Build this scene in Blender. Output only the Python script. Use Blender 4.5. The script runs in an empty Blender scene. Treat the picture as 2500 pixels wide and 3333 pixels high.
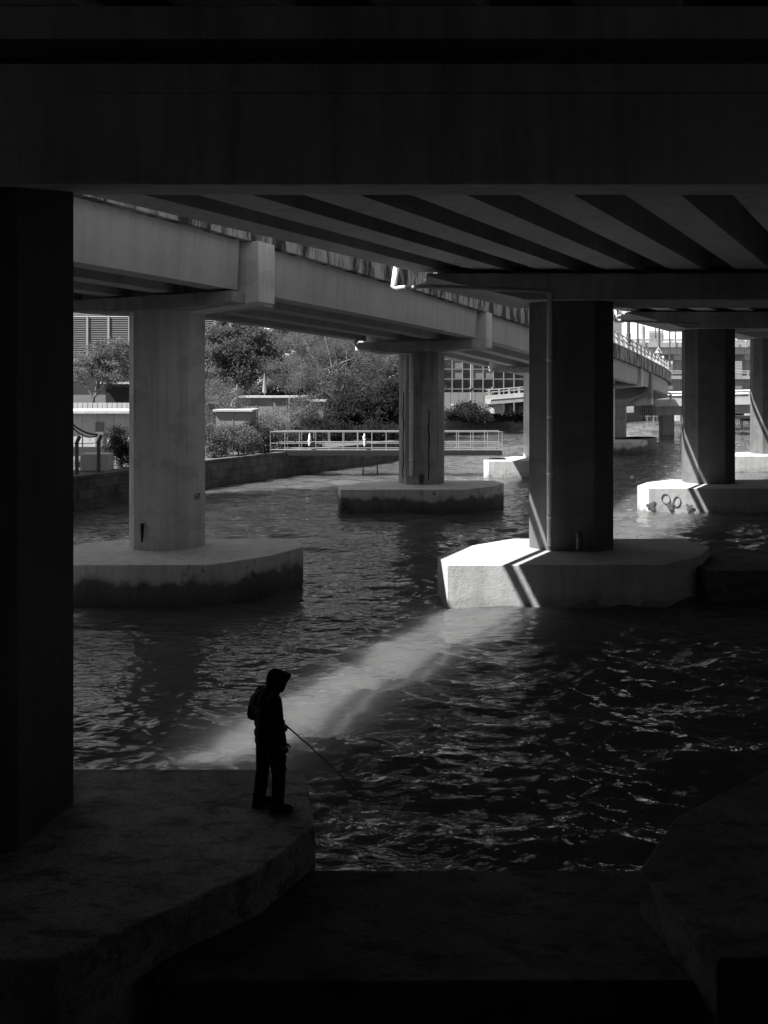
import bpy, bmesh, math, random
import numpy as np
from mathutils import Vector, Matrix

random.seed(7); rng = np.random.default_rng(7)
S = bpy.context.scene
COL = S.collection
E = 6.48          # eye height above the water
F = 2800.0        # focal length in photo pixels
HY = 1270.0       # row of the horizon in the photo

def at(px, py, D):                       # a point of the place from its place in the photo and its distance
    return ((px - 1250.0) * D / F, D, E - (py - HY) * D / F)

# ------------------------------------------------------------------ materials
def new_mat(name):
    m = bpy.data.materials.new(name); m.use_nodes = True
    nt = m.node_tree; b = nt.nodes['Principled BSDF']
    return m, nt, b

def N(nt, typ, **kw):
    n = nt.nodes.new(typ)
    for k, v in kw.items():
        if k in n.inputs: n.inputs[k].default_value = v
        else: setattr(n, k, v)
    return n

def g3(v): return (v, v, v, 1)

def ramp(nt, src, stops):
    r = nt.nodes.new('ShaderNodeValToRGB'); e = r.color_ramp.elements
    while len(e) < len(stops): e.new(.5)
    for el, (p, v) in zip(e, stops): el.position = p; el.color = g3(v)
    nt.links.new(src, r.inputs[0]); return r.outputs[0]

def noise(nt, vec, scale, detail=4, rough=.55, mapscale=None):
    if mapscale is not None:
        mp = nt.nodes.new('ShaderNodeMapping'); mp.inputs['Scale'].default_value = mapscale
        nt.links.new(vec, mp.inputs[0]); vec = mp.outputs[0]
    n = N(nt, 'ShaderNodeTexNoise', Scale=scale, Detail=detail, Roughness=rough)
    nt.links.new(vec, n.inputs['Vector']); return n.outputs['Fac']

def mul(nt, a, b):
    m = nt.nodes.new('ShaderNodeMix'); m.data_type = 'RGBA'; m.blend_type = 'MULTIPLY'
    m.inputs[0].default_value = 1
    nt.links.new(a, m.inputs[6]); nt.links.new(b, m.inputs[7]); return m.outputs[2]

def concrete(name, base, mottling=.22, streak=.18, bump=.25, rough=.9, stain=None, stain_h=.85, joint=0):
    """stain: darkest factor of the tide/algae zone on a pile cap's sides"""
    m, nt, b = new_mat(name)
    geo = nt.nodes.new('ShaderNodeNewGeometry'); pos = geo.outputs['Position']
    c1 = ramp(nt, noise(nt, pos, .55, 5, .6), [(.3, base * (1 - mottling)), (.7, base * (1 + mottling))])
    c2 = ramp(nt, noise(nt, pos, 5, 5, .65), [(.3, 1 - mottling * .6), (.72, 1.0)])
    col = mul(nt, c1, c2)
    c3 = ramp(nt, noise(nt, pos, 1.0, 4, .7, (2.6, 2.6, .16)), [(.36, 1 - streak * 1.8), (.55, 1.0)])
    col = mul(nt, col, c3)
    if joint:
        sz = nt.nodes.new('ShaderNodeSeparateXYZ'); nt.links.new(pos, sz.inputs[0])
        md = N(nt, 'ShaderNodeMath', operation='MODULO'); nt.links.new(sz.outputs[2], md.inputs[0]); md.inputs[1].default_value = joint
        col = mul(nt, col, ramp(nt, md.outputs[0], [(0, .8), (.012, .82), (.02, 1.0)]))
        n5 = noise(nt, pos, .9, 2, .5, (.9, .9, 1.4)); col = mul(nt, col, ramp(nt, n5, [(.42, .86), (.46, 1.0)]))
    clean = col
    if stain is not None:
        sx = nt.nodes.new('ShaderNodeSeparateXYZ'); nt.links.new(pos, sx.inputs[0])
        nz = noise(nt, pos, .75, 7, .62, (1, 1, .9))
        a = N(nt, 'ShaderNodeMath', operation='MULTIPLY_ADD'); a.inputs[1].default_value = 1.5; a.inputs[2].default_value = -.7
        nt.links.new(nz, a.inputs[0])
        s = N(nt, 'ShaderNodeMath', operation='ADD'); nt.links.new(sx.outputs[2], s.inputs[0]); nt.links.new(a.outputs[0], s.inputs[1])
        col = mul(nt, col, ramp(nt, s.outputs[0], [(max(0, stain_h - .75), stain), (stain_h - .16, stain * 1.8), (stain_h, .8), (min(1, stain_h + .14), 1.0)]))
        bl = noise(nt, pos, 2.1, 6, .75, (1, 1, .55))
        st_c = mul(nt, col, ramp(nt, bl, [(.33, stain + .1), (.42, 1.0)]))
        nz_ = nt.nodes.new('ShaderNodeSeparateXYZ'); nt.links.new(geo.outputs['True Normal'], nz_.inputs[0])
        mx = nt.nodes.new('ShaderNodeMix'); mx.data_type = 'RGBA'
        nt.links.new(ramp(nt, nz_.outputs[2], [(.5, 0), (.7, 1)]), mx.inputs[0]); nt.links.new(st_c, mx.inputs[6]); nt.links.new(clean, mx.inputs[7]); col = mx.outputs[2]
    nt.links.new(col, b.inputs['Base Color']); b.inputs['Roughness'].default_value = rough
    if bump:
        h = noise(nt, pos, 22, 6, .7); h2 = noise(nt, pos, 3, 3)
        ad = N(nt, 'ShaderNodeMath', operation='ADD'); nt.links.new(h, ad.inputs[0]); nt.links.new(h2, ad.inputs[1])
        bp = N(nt, 'ShaderNodeBump', Strength=bump, Distance=.03); nt.links.new(ad.outputs[0], bp.inputs['Height'])
        nt.links.new(bp.outputs[0], b.inputs['Normal'])
    return m

def plain(name, v, rough=.6, metal=0, var=.15, scale=8):
    m, nt, b = new_mat(name)
    geo = nt.nodes.new('ShaderNodeNewGeometry')
    c = ramp(nt, noise(nt, geo.outputs['Position'], scale, 4), [(.3, v * (1 - var)), (.7, v * (1 + var))])
    nt.links.new(c, b.inputs['Base Color']); b.inputs['Roughness'].default_value = rough; b.inputs['Metallic'].default_value = metal
    return m

def leafmat(name, v):
    m, nt, b = new_mat(name)
    geo = nt.nodes.new('ShaderNodeNewGeometry')
    c1 = ramp(nt, noise(nt, geo.outputs['Position'], .5, 3), [(.3, v * .7), (.7, v * 1.3)])
    d = nt.nodes.new('ShaderNodeBsdfDiffuse'); t = nt.nodes.new('ShaderNodeBsdfTranslucent'); mx = nt.nodes.new('ShaderNodeMixShader')
    mx.inputs[0].default_value = .5
    nt.links.new(c1, d.inputs[0]); nt.links.new(c1, t.inputs[0]); nt.links.new(d.outputs[0], mx.inputs[1]); nt.links.new(t.outputs[0], mx.inputs[2])
    nt.links.new(mx.outputs[0], nt.nodes['Material Output'].inputs['Surface']); nt.nodes.remove(b)
    return m

M = {}
M['deck'] = concrete('deck_concrete', .38, .2, .12)
M['near'] = concrete('near_beam_concrete', .58, .22, .16)
M['girder'] = concrete('girder_concrete', .54, .14, .1, .15)
M['rampgirder'] = concrete('ramp_girder_concrete', .46, .1, .08, .15)
M['column'] = concrete('column_paint', .66, .1, .1, .15, joint=2.45)
M['column2'] = concrete('shaded_stained_column_paint', .36, .12, .22, .15, joint=2.45)  # column paint darkened for this pier's weaker light, with heavier streaks
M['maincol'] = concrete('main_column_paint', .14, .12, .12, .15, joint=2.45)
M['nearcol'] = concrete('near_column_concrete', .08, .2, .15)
M['captop'] = concrete('pile_cap_paint', .55, .18, .09, .45, stain=.5, stain_h=.3)
M['capdirty'] = concrete('pile_cap_stained', .8, .1, .1, .4, stain=.13, stain_h=.86)
def mossy(name, base):
    m, nt, b = new_mat(name); geo = nt.nodes.new('ShaderNodeNewGeometry'); pos = geo.outputs['Position']
    c = ramp(nt, noise(nt, pos, 1.1, 6, .7), [(.3, base*.5), (.7, base*1.3)])
    c = mul(nt, c, ramp(nt, noise(nt, pos, 3.2, 7, .75, (.55, 1.2, 1)), [(.40, .4), (.5, 1.0)]))
    c = mul(nt, c, ramp(nt, noise(nt, pos, 28, 5, .8), [(.35, .45), (.6, 1.0)]))
    nt.links.new(c, b.inputs['Base Color']); b.inputs['Roughness'].default_value = .95
    ad = N(nt, 'ShaderNodeMath', operation='ADD'); nt.links.new(noise(nt, pos, 16, 7, .75), ad.inputs[0]); nt.links.new(noise(nt, pos, 3, 5, .7), ad.inputs[1])
    bp = N(nt, 'ShaderNodeBump', Strength=.6, Distance=.035); nt.links.new(ad.outputs[0], bp.inputs['Height']); nt.links.new(bp.outputs[0], b.inputs['Normal'])
    return m
M['capnear'] = mossy('pile_cap_mossy', .48)
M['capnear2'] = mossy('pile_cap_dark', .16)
M['tie'] = mossy('tie_beam_mossy', .16)
M['far'] = concrete('far_bridge_concrete', .33, .12, .12, 0)
M['farpale'] = concrete('pale_concrete', .5, .1, .1, 0)
M['tower'] = plain('hazy_tower', .42, .8)  # haze of distance put into the pale wall colour
M['white'] = plain('white_paint', .75, .5, 0, .08)
M['pipe'] = plain('white_pipe', .8, .4, 0, .05)
M['greypipe'] = plain('grey_pipe', .3, .5)
M['steel'] = plain('galvanised_steel', .36, .45, .3)
M['darksteel'] = plain('dark_steel', .06, .5, .3)
M['black'] = plain('black_cloth', .006, .95, 0, .3, 30)
M['trouser'] = plain('dark_trouser_cloth', .008, .95, 0, .3, 30)
M['skin'] = plain('skin', .16, .6, 0, .08)
M['letter'] = plain('grey_lettering', .07, .8)
M['sole'] = plain('shoe_sole', .05, .8)
M['rod'] = plain('rod_blank', .01, .4)
M['dark'] = plain('dark_void', .012, .9)
M['glass'] = plain('dark_glass', .012, .15, 0, .1)
M['panel'] = plain('infill_panel', .14, .7)
M['louver'] = plain('louvre_slat', .28, .6)
M['grey'] = plain('grey_render', .16, .85)
M['cabin'] = plain('cabin_wall', .2, .7)
M['timber'] = plain('weathered_timber', .11, .9, 0, .35, 6)
M['cable'] = plain('black_cable', .01, .7)
M['bark'] = plain('bark', .11, .9, 0, .4, 5)
M['barkpale'] = plain('pale_bark', .22, .9, 0, .3, 5)
M['leaf'] = leafmat('dense_leaves', .12)
M['leaffine'] = leafmat('feathery_leaves', .15)
M['leafdark'] = leafmat('dark_leaves', .045)
M['leafpale'] = leafmat('pale_leaves', .15)
M['ground'] = plain('bank_soil', .09, .95, 0, .4, 1.5)
M['asphalt'] = plain('asphalt', .06, .9, 0, .2, 3)
M['road'] = plain('sunlit_road', .3, .9, 0, .1, 3)
M['signwhite'] = plain('sign_face', .7, .5, 0, .02)
M['stainpatch'] = plain('peeling_patch', .13, .9, 0, .4, 6)
M['ring'] = plain('ring_paint', .3, .9)

def parapet_mat():
    m, nt, b = new_mat('streaked_parapet')
    geo = nt.nodes.new('ShaderNodeNewGeometry'); pos = geo.outputs['Position']
    a = noise(nt, pos, 1.0, 6, .72, (1.5, 1.5, .42))
    bb = noise(nt, pos, 1.0, 5, .7, (6, 6, .6))
    c = mul(nt, ramp(nt, a, [(.43, .03), (.5, .22), (.56, .42)]), ramp(nt, bb, [(.34, .12), (.46, 1.0)]))
    nt.links.new(c, b.inputs['Base Color']); b.inputs['Roughness'].default_value = .9
    return m
M['parapet'] = parapet_mat()

def wall_mat():
    m, nt, b = new_mat('masonry_seawall')
    uv = nt.nodes.new('ShaderNodeUVMap')
    br = N(nt, 'ShaderNodeTexBrick', Color1=g3(.13), Color2=g3(.09), Mortar=g3(.05), Scale=1.0)
    br.inputs['Brick Width'].default_value = 1.5; br.inputs['Row Height'].default_value = .55; br.inputs['Mortar Size'].default_value = .025
    nt.links.new(uv.outputs[0], br.inputs['Vector'])
    geo = nt.nodes.new('ShaderNodeNewGeometry')
    c = mul(nt, br.outputs['Color'], ramp(nt, noise(nt, geo.outputs['Position'], 1.2, 6, .7), [(.3, .35), (.65, 1.1)]))
    nt.links.new(c, b.inputs['Base Color']); b.inputs['Roughness'].default_value = .95
    bp = N(nt, 'ShaderNodeBump', Strength=.6, Distance=.05); nt.links.new(noise(nt, geo.outputs['Position'], 5, 5), bp.inputs['Height'])
    nt.links.new(bp.outputs[0], b.inputs['Normal'])
    return m
M['seawall'] = wall_mat()

def water_mat():
    m, nt, b = new_mat('turbid_water')
    geo = nt.nodes.new('ShaderNodeNewGeometry'); pos = geo.outputs['Position']
    c = ramp(nt, noise(nt, pos, .35, 4), [(.3, .08), (.7, .10)])
    nt.links.new(c, b.inputs['Base Color'])
    b.inputs['Roughness'].default_value = .012; b.inputs['IOR'].default_value = 1.40
    b.subsurface_method = 'BURLEY' if hasattr(b, 'subsurface_method') else None
    b.inputs['Subsurface Weight'].default_value = 1.0
    b.inputs['Subsurface Radius'].default_value = (1, 1, 1); b.inputs['Subsurface Scale'].default_value = 2.2
    h1 = noise(nt, pos, 2.4, 2.5, .5, (.7, 1.8, 1)); h2 = noise(nt, pos, 8, 1, .5, (.6, 1.6, 1))
    ad = N(nt, 'ShaderNodeMath', operation='MULTIPLY_ADD'); ad.inputs[1].default_value = .12
    nt.links.new(h2, ad.inputs[0]); nt.links.new(h1, ad.inputs[2])
    bp = N(nt, 'ShaderNodeBump', Strength=.8, Distance=.09); nt.links.new(ad.outputs[0], bp.inputs['Height'])
    nt.links.new(bp.outputs[0], b.inputs['Normal'])
    return m
M['water'] = water_mat()
# ------------------------------------------------------------------ mesh building
class MB:
    def __init__(s): s.v = []; s.f = []
    def add(s, vs, fs):
        o = len(s.v); s.v += [tuple(map(float, v)) for v in vs]; s.f += [tuple(i + o for i in f) for f in fs]; return s
    def box(s, x0, x1, y0, y1, z0, z1):
        return s.add([(x0,y0,z0),(x1,y0,z0),(x1,y1,z0),(x0,y1,z0),(x0,y0,z1),(x1,y0,z1),(x1,y1,z1),(x0,y1,z1)],
                     [(0,3,2,1),(4,5,6,7),(0,1,5,4),(1,2,6,5),(2,3,7,6),(3,0,4,7)])
    def obox(s, c, ax, hx, hy, hz):      # box turned about z: ax = unit direction (x, y) of its first side
        ux, uy = ax; vx, vy = -uy, ux; vs = []
        for dz in (-hz, hz):
            for a, b in ((-1,-1),(1,-1),(1,1),(-1,1)):
                vs.append((c[0]+a*hx*ux+b*hy*vx, c[1]+a*hx*uy+b*hy*vy, c[2]+dz))
        return s.add(vs, [(0,3,2,1),(4,5,6,7),(0,1,5,4),(1,2,6,5),(2,3,7,6),(3,0,4,7)])
    def prism(s, poly, z0, z1):          # counter-clockwise polygon in plan
        n = len(poly); z0s = z0 if hasattr(z0, '__len__') else [z0]*n
        vs = [(p[0], p[1], z0s[i]) for i, p in enumerate(poly)] + [(p[0], p[1], z1) for p in poly]
        return s.add(vs, [tuple(range(n-1,-1,-1)), tuple(range(n,2*n))] + [(i,(i+1)%n,n+(i+1)%n,n+i) for i in range(n)])
    def front(s, poly, y0, y1):          # polygon (x, z) counter-clockwise seen from -y, pushed back along y; third value = extra z at the back
        n = len(poly)
        vs = [(p[0], y0, p[1]) for p in poly] + [(p[0], y1, p[1] + (p[2] if len(p) > 2 else 0)) for p in poly]
        return s.add(vs, [tuple(range(n)), tuple(range(2*n-1,n-1,-1))] + [(i,n+i,n+(i+1)%n,(i+1)%n) for i in range(n)])
    def tube(s, pts, r, n=8, caps=True):
        pts = [Vector(p) for p in pts]; rs = r if hasattr(r, '__len__') else [r]*len(pts)
        o = len(s.v); prev = None
        for i, p in enumerate(pts):
            t = (pts[min(i+1,len(pts)-1)] - pts[max(i-1,0)]).normalized()
            u = t.orthogonal().normalized() if prev is None else (prev - t*prev.dot(t)).normalized()
            prev = u; w = t.cross(u)
            for k in range(n):
                a = 2*math.pi*k/n; q = p + (u*math.cos(a)+w*math.sin(a))*rs[i]; s.v.append(tuple(q))
        for i in range(len(pts)-1):
            for k in range(n):
                s.f.append((o+i*n+k, o+i*n+(k+1)%n, o+(i+1)*n+(k+1)%n, o+(i+1)*n+k))
        if caps:
            s.f.append(tuple(o+k for k in range(n-1,-1,-1))); s.f.append(tuple(o+(len(pts)-1)*n+k for k in range(n)))
        return s
    def sweep(s, path, prof):            # path: (x, y, z, nx, ny); prof: closed polygon of (offset to the right, dz)
        o = len(s.v); n = len(prof)
        for (x, y, z, nx, ny) in path:
            for (a, dz) in prof: s.v.append((x+nx*a, y+ny*a, z+dz))
        for i in range(len(path)-1):
            for k in range(n):
                s.f.append((o+i*n+k, o+i*n+(k+1)%n, o+(i+1)*n+(k+1)%n, o+(i+1)*n+k))
        s.f.append(tuple(o+k for k in range(n-1,-1,-1))); s.f.append(tuple(o+(len(path)-1)*n+k for k in range(n)))
        return s
    def blob(s, c, rx, ry, rz, seg=14, rings=9, rot=None):
        vs = []; 
        for i in range(1, rings):
            ph = math.pi*i/rings
            for k in range(seg):
                a = 2*math.pi*k/seg; vs.append(Vector((rx*math.sin(ph)*math.cos(a), ry*math.sin(ph)*math.sin(a), rz*math.cos(ph))))
        vs.append(Vector((0,0,rz))); vs.append(Vector((0,0,-rz)))
        if rot is not None: vs = [rot @ v for v in vs]
        vs = [v + Vector(c) for v in vs]; fs = []
        for i in range(rings-2):
            for k in range(seg): fs.append((i*seg+k, (i+1)*seg+k, (i+1)*seg+(k+1)%seg, i*seg+(k+1)%seg))
        t = (rings-1)*seg
        for k in range(seg): fs.append((t, k, (k+1)%seg)); fs.append((t+1, (rings-2)*seg+(k+1)%seg, (rings-2)*seg+k))
        return s.add(vs, fs)
    def limb(s, pts, rs, n=12):          # rounded tapered chain
        for i in range(len(pts)-1):
            a, b = Vector(pts[i]), Vector(pts[i+1]); s.tube([a, b], [rs[i], rs[i+1]], n)
        for p, r in zip(pts, rs): s.blob(p, r, r, r, 12, 8)
        return s

ORG = {}
def tag(o, label=None, cat=None, group=None, kind=None):
    if label: o['label'] = label
    if cat: o['category'] = cat
    if group: o['group'] = group
    if kind: o['kind'] = kind
    return o

def thing(name, loc, label, cat, group=None):
    o = bpy.data.objects.new(name, None); COL.objects.link(o); o.location = loc; o.empty_display_size = .3
    ORG[o.name] = Vector(loc); return tag(o, label, cat, group)

def fixnormals(me):
    bm = bmesh.new(); bm.from_mesh(me); bmesh.ops.recalc_face_normals(bm, faces=bm.faces); bm.to_mesh(me); bm.free()

def build(name, mb, mat, parent=None, loc=None, bevel=0, smooth=False, fix=True):
    org = ORG[parent.name] if parent else Vector(loc or (0,0,0))
    me = bpy.data.meshes.new(name)
    me.from_pydata([(v[0]-org.x, v[1]-org.y, v[2]-org.z) for v in mb.v], [], mb.f); me.update()
    if fix: fixnormals(me)
    me.materials.append(mat)
    if smooth: me.polygons.foreach_set('use_smooth', [True]*len(me.polygons))
    o = bpy.data.objects.new(name, me); COL.objects.link(o)
    if parent: o.parent = parent
    else: o.location = org
    ORG[o.name] = org
    if bevel:
        md = o.modifiers.new('bevel', 'BEVEL'); md.width = bevel; md.segments = 2; md.limit_method = 'ANGLE'; md.angle_limit = math.radians(30)
    return o

def npmesh(name, v, quads, mat, parent=None, loc=(0,0,0), smooth=False):
    me = bpy.data.meshes.new(name); org = ORG[parent.name] if parent else Vector(loc)
    v = np.asarray(v, dtype=np.float64) - np.array(org); nq = len(quads)
    me.vertices.add(len(v)); me.vertices.foreach_set('co', v.astype(np.float32).ravel())
    me.loops.add(nq*4); me.loops.foreach_set('vertex_index', np.asarray(quads, dtype=np.int32).ravel())
    me.polygons.add(nq); me.polygons.foreach_set('loop_start', np.arange(0, nq*4, 4, dtype=np.int32))
    me.polygons.foreach_set('loop_total', np.full(nq, 4, dtype=np.int32))
    if smooth: me.polygons.foreach_set('use_smooth', np.ones(nq, dtype=bool))
    me.update(calc_edges=True); me.validate(); me.materials.append(mat)
    o = bpy.data.objects.new(name, me); COL.objects.link(o)
    if parent: o.parent = parent
    else: o.location = org
    ORG[o.name] = org; return o

# ------------------------------------------------------------------ camera, world, sun
cam = bpy.data.cameras.new('camera'); co = bpy.data.objects.new('camera', cam); COL.objects.link(co)
co.location = (0, 0, E); co.rotation_euler = (math.radians(90), 0, 0)
cam.sensor_fit = 'HORIZONTAL'; cam.sensor_width = 36; cam.lens = 36 * F / 2500
cam.shift_y = -(1666.5 - HY) / 2500; cam.clip_start = .1; cam.clip_end = 6000
S.camera = co

LX, LY = .69, .30                       # horizontal run of the sunlight per metre of fall
sun = bpy.data.lights.new('sun', 'SUN'); sun.energy = 5.0; sun.angle = math.radians(.5); sun.color = (1, .995, .985)
so = bpy.data.objects.new('sun', sun); COL.objects.link(so)
so.rotation_euler = Vector((LX, LY, -1)).to_track_quat('-Z', 'Y').to_euler(); so.location = (-30, -10, 60)
w = bpy.data.worlds.new('World'); S.world = w; w.use_nodes = True
nt = w.node_tree; bg = nt.nodes['Background']
sky = nt.nodes.new('ShaderNodeTexSky'); sky.sky_type = 'NISHITA'; sky.sun_disc = False
sky.sun_elevation = math.atan(1 / math.hypot(LX, LY)); sky.sun_rotation = math.atan2(-LX, -LY) % (2*math.pi)
sky.dust_density = .4; sky.air_density = .8; sky.altitude = 1500
bw = nt.nodes.new('ShaderNodeRGBToBW'); nt.links.new(sky.outputs[0], bw.inputs[0]); nt.links.new(bw.outputs[0], bg.inputs[0])
bg.inputs[1].default_value = .1
S.view_settings.view_transform = 'Standard'; S.view_settings.look = 'None'; S.view_settings.gamma = 1
S.view_settings.exposure = 1.35
S.render.engine = 'CYCLES'
S.cycles.max_bounces = 8; S.cycles.diffuse_bounces = 4; S.cycles.glossy_bounces = 3
S.cycles.use_denoising = True; S.cycles.caustics_reflective = False; S.cycles.caustics_refractive = False

# ------------------------------------------------------------------ water
def wave_height(X, Y, cell):
    r = np.random.default_rng(11); Z = np.zeros_like(X)
    wx = .5*np.sin(X*.31+Y*.13)+.35*np.sin(X*.83-Y*.41+1.3)+.25*np.sin(Y*.71+2.1)+.3*np.sin(X*1.9+Y*1.1+.4)
    gust = .72+.28*np.sin(X*.17+Y*.11+.7)*np.sin(Y*.23-X*.07)+.22*np.sin(X*.05-Y*.31)+.2*np.sin(X*.53+Y*.37)*np.sin(Y*.61-X*.29+1)
    for k in range(120):
        lam = .2 * (4.2/.2) ** (r.random() ** 1.35)
        th = math.radians(-104) + r.normal(0, .5)
        kk = 2*math.pi/lam; amp = SLOPE * lam/(2*math.pi) * (.5 + r.random())
        if lam > .8: amp *= .62
        if lam > 2: amp *= .75
        ph = r.random() * 6.28
        arg = kk*(X*math.cos(th) + Y*math.sin(th)) + ph + 1.3*wx*(.6+.8*r.random())
        att = np.clip((lam/cell - 2.4)/2.0, 0, 1)
        Z += att * amp * gust * (np.sin(arg) + .25*np.sin(2*arg+.9))
    return Z
SLOPE = .06
rows = 1.6 * np.exp(np.arange(0, 1500) * .0052)
nc = 640
tt = np.linspace(-1, 1, nc)
D2 = rows[:, None]; X2 = tt[None, :] * (D2*.62 + 14) ; Y2 = np.repeat(D2, nc, 1)
cell = np.maximum(D2*.0052, (D2*.62+14)*2/nc) * np.ones_like(X2)
Z2 = wave_height(X2, Y2, cell)
idx = np.arange(len(rows)*nc).reshape(len(rows), nc)
quads = np.stack([idx[:-1,:-1], idx[:-1,1:], idx[1:,1:], idx[1:,:-1]], -1).reshape(-1, 4)
wo = npmesh('water', np.stack([X2.ravel(), Y2.ravel(), Z2.ravel()], -1), quads, M['water'], smooth=True)
tag(wo, 'dark rippled harbour water under the bridges', None, None, 'structure')

# ------------------------------------------------------------------ land
shore = [(-75,-60), (-36,3), (-16.6,46), (-11.8,56.7), (-5,69), (-2.1,73), (1.5,80), (6,104), (9.5,128), (20,137), (36,160), (60,188), (400,190)]
gp = shore + [(1500, 190), (1500, 3000), (-2000, 3000), (-2000, -60)]
gm = MB(); gm.add([(x, y, 1.75) for x, y in gp], [tuple(range(len(gp)))])
build_ground = build('ground', gm, M['ground']); tag(build_ground, 'earth bank behind the seawall', None, None, 'structure')
pm = MB().box(-75, 120, -60, 1.35, -1, 4.85)
tag(build('promenade', pm, M['asphalt'], loc=(0,0,0)), 'paved quay the photographer stands on', None, None, 'structure')

def seawall():
    vs = []; uv = []; fs = []; d = 0
    pts = shore
    for i, p in enumerate(pts):
        if i: d += math.dist(p, pts[i-1])
        a = pts[max(i-1,0)]; b = pts[min(i+1,len(pts)-1)]
        t = Vector((b[0]-a[0], b[1]-a[1])).normalized(); nx, ny = t.y, -t.x
        top = 1.86
        for off, z, u in ((.25,-1.2,0),(.12,top,1),(-.5,top,2)):
            vs.append((p[0]+nx*off, p[1]+ny*off, z)); uv.append((d, z if u < 2 else z + .6))
    for i in range(len(pts)-1):
        for k in range(2): fs.append((i*3+k, (i+1)*3+k, (i+1)*3+k+1, i*3+k+1))
    me = bpy.data.meshes.new('seawall'); me.from_pydata(vs, [], fs); me.update()
    L = me.uv_layers.new(name='UVMap')
    for l in me.loops: L.data[l.index].uv = uv[l.vertex_index]
    me.materials.append(M['seawall']); o = bpy.data.objects.new('seawall', me); COL.objects.link(o)
    tag(o, 'old stained stone block seawall along the left bank', 'seawall')
seawall()

# ------------------------------------------------------------------ main bridge
m_ = .62                                  # plan slope of the main bridge
def xl(D): return -5.8 + m_ * (D - 17.3)  # left edge of the first girder
CAP = [(-4.4,-3.3),(2.1,-3.2),(3.75,-1.75),(4.6,-.2),(4.2,1.3),(-1.75,1.3),(-3.55,-.2),(-4.6,-1.95)]
def octo_main(c):
    w, ch, d = 1.37, .64, 1.1
    p = [(-w+ch,-w),(w-ch,-w),(w,-w+ch),(w,w-ch),(w-ch,w),(-w+ch,w),(-w,w-ch),(-w,-w+ch)]
    a = math.radians(-8.8); ca, sa = math.cos(a), math.sin(a)
    return [(c[0]+x*ca-y*sa, c[1]+(x*sa+y*ca)*d/w) for x, y in p]
def octo_ramp(c):
    return [(c[0]+1.28*math.cos(math.pi/4*k), c[1]+1.1*math.sin(math.pi/4*k)) for k in range(8)]
def capmesh(c, z1=1.26, poly=CAP):
    return MB().prism([(c[0]+x, c[1]+y) for x, y in poly], -1.5, z1)

BENTS = [  # column centre, crosshead bottom, crosshead top (eye-relative)
    ((-17.0,-8.3), 2.3, 3.5), ((-5.4,10.5), 2.2, 3.5), ((6.28,28.95), 2.9, 3.75), ((18.44,48.95), 3.42, 4.35), ((31.9,71.3), 4.25, 5.15), ((45.5,93.3), 5.0, 5.9)]
blabels = ['shaded main bridge pier behind the photographer', 'near black main bridge pier framing the left and top edges',
           'dark main bridge pier whose cap is sunlit on its left end', 'main bridge pier with two painted rings on its bright cap',
           'far main bridge pier cut by the right frame edge', 'farthest main bridge pier beyond the right edge']
piers = []
for i, (c, zb, zt) in enumerate(BENTS):
    if i in (0, 5): continue
    t = thing('bridge_pier', (c[0], c[1], 0), blabels[i], 'bridge pier', 'piers of the main bridge'); piers.append(t)
    near = i == 1
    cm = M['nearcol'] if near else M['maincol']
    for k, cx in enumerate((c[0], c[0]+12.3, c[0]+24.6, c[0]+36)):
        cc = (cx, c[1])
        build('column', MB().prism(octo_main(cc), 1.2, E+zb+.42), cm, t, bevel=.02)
    if near:
        p = [(-9.6,7.7),(-3.0,7.9),(-1.36,9.33),(-.82,10.29),(-1.09,11.84),(-7,11.9),(-8.9,10.9),(-9.9,9.2)]
        build('pile_cap', MB().prism(p, -1.5, 1.26), M['capnear'], t, bevel=.03)
        p = [(3.06,7.89),(9.6,7.95),(11.2,9.4),(12.0,10.6),(11.6,12.2),(5.6,12.1),(3.55,10.5),(2.78,9.37)]
        build('pile_cap', MB().prism(p, -1.5, 1.26), M['capnear2'], t, bevel=.03)
        build('tie_beam', MB().box(-2.2, 3.8, 8.28, 10.2, -.6, .79), M['tie'], t, bevel=.02)
    else:
        build('pile_cap', capmesh(c), M['captop'], t, bevel=.02)
        build('pile_cap', capmesh((c[0]+12.3, c[1])), M['captop'], t, bevel=.02)
        build('tie_beam', MB().box(c[0]+3.6, c[0]+8.6, c[1]-2.6, c[1]+.2, -.6, .95), M['tie'], t, bevel=.02)
    X0 = c[0]; y0, y1 = c[1]-1.35, c[1]+1.4
    b_, t_ = E+zb, E+zt
    if near:
        build('crosshead', MB().front([(X0-5.4,t_-.2,.3),(X0-1.8,b_,.48),(X0+35,b_,.48),(X0+38,t_-.2,.3),(X0+38,t_),(X0-5.4,t_)], c[1]-1.3, c[1]+1.3), M['near'], t, bevel=.02)
        build('kerb', MB().box(X0-5.4, X0+38, c[1]-1.36, c[1]-1.303, t_-.33, t_-.26), M['near'], t)
        build('end_beam', MB().box(X0-5.4, X0+38, c[1]-1.25, c[1]-.45, E+3.78, E+4.13), M['near'], t)
    else:
        build('crosshead', MB().front([(X0-4.9,t_-.1),(X0-1.7,b_),(X0+35,b_),(X0+38,t_-.1),(X0+38,t_),(X0-4.9,t_)], y0, y1), M['deck'], t, bevel=.02)
    build('stem_wall', MB().box(X0-4.5, X0+37, c[1]-.32, c[1]+.32, t_, E+zt+1.3), M['deck'], t)

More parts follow.
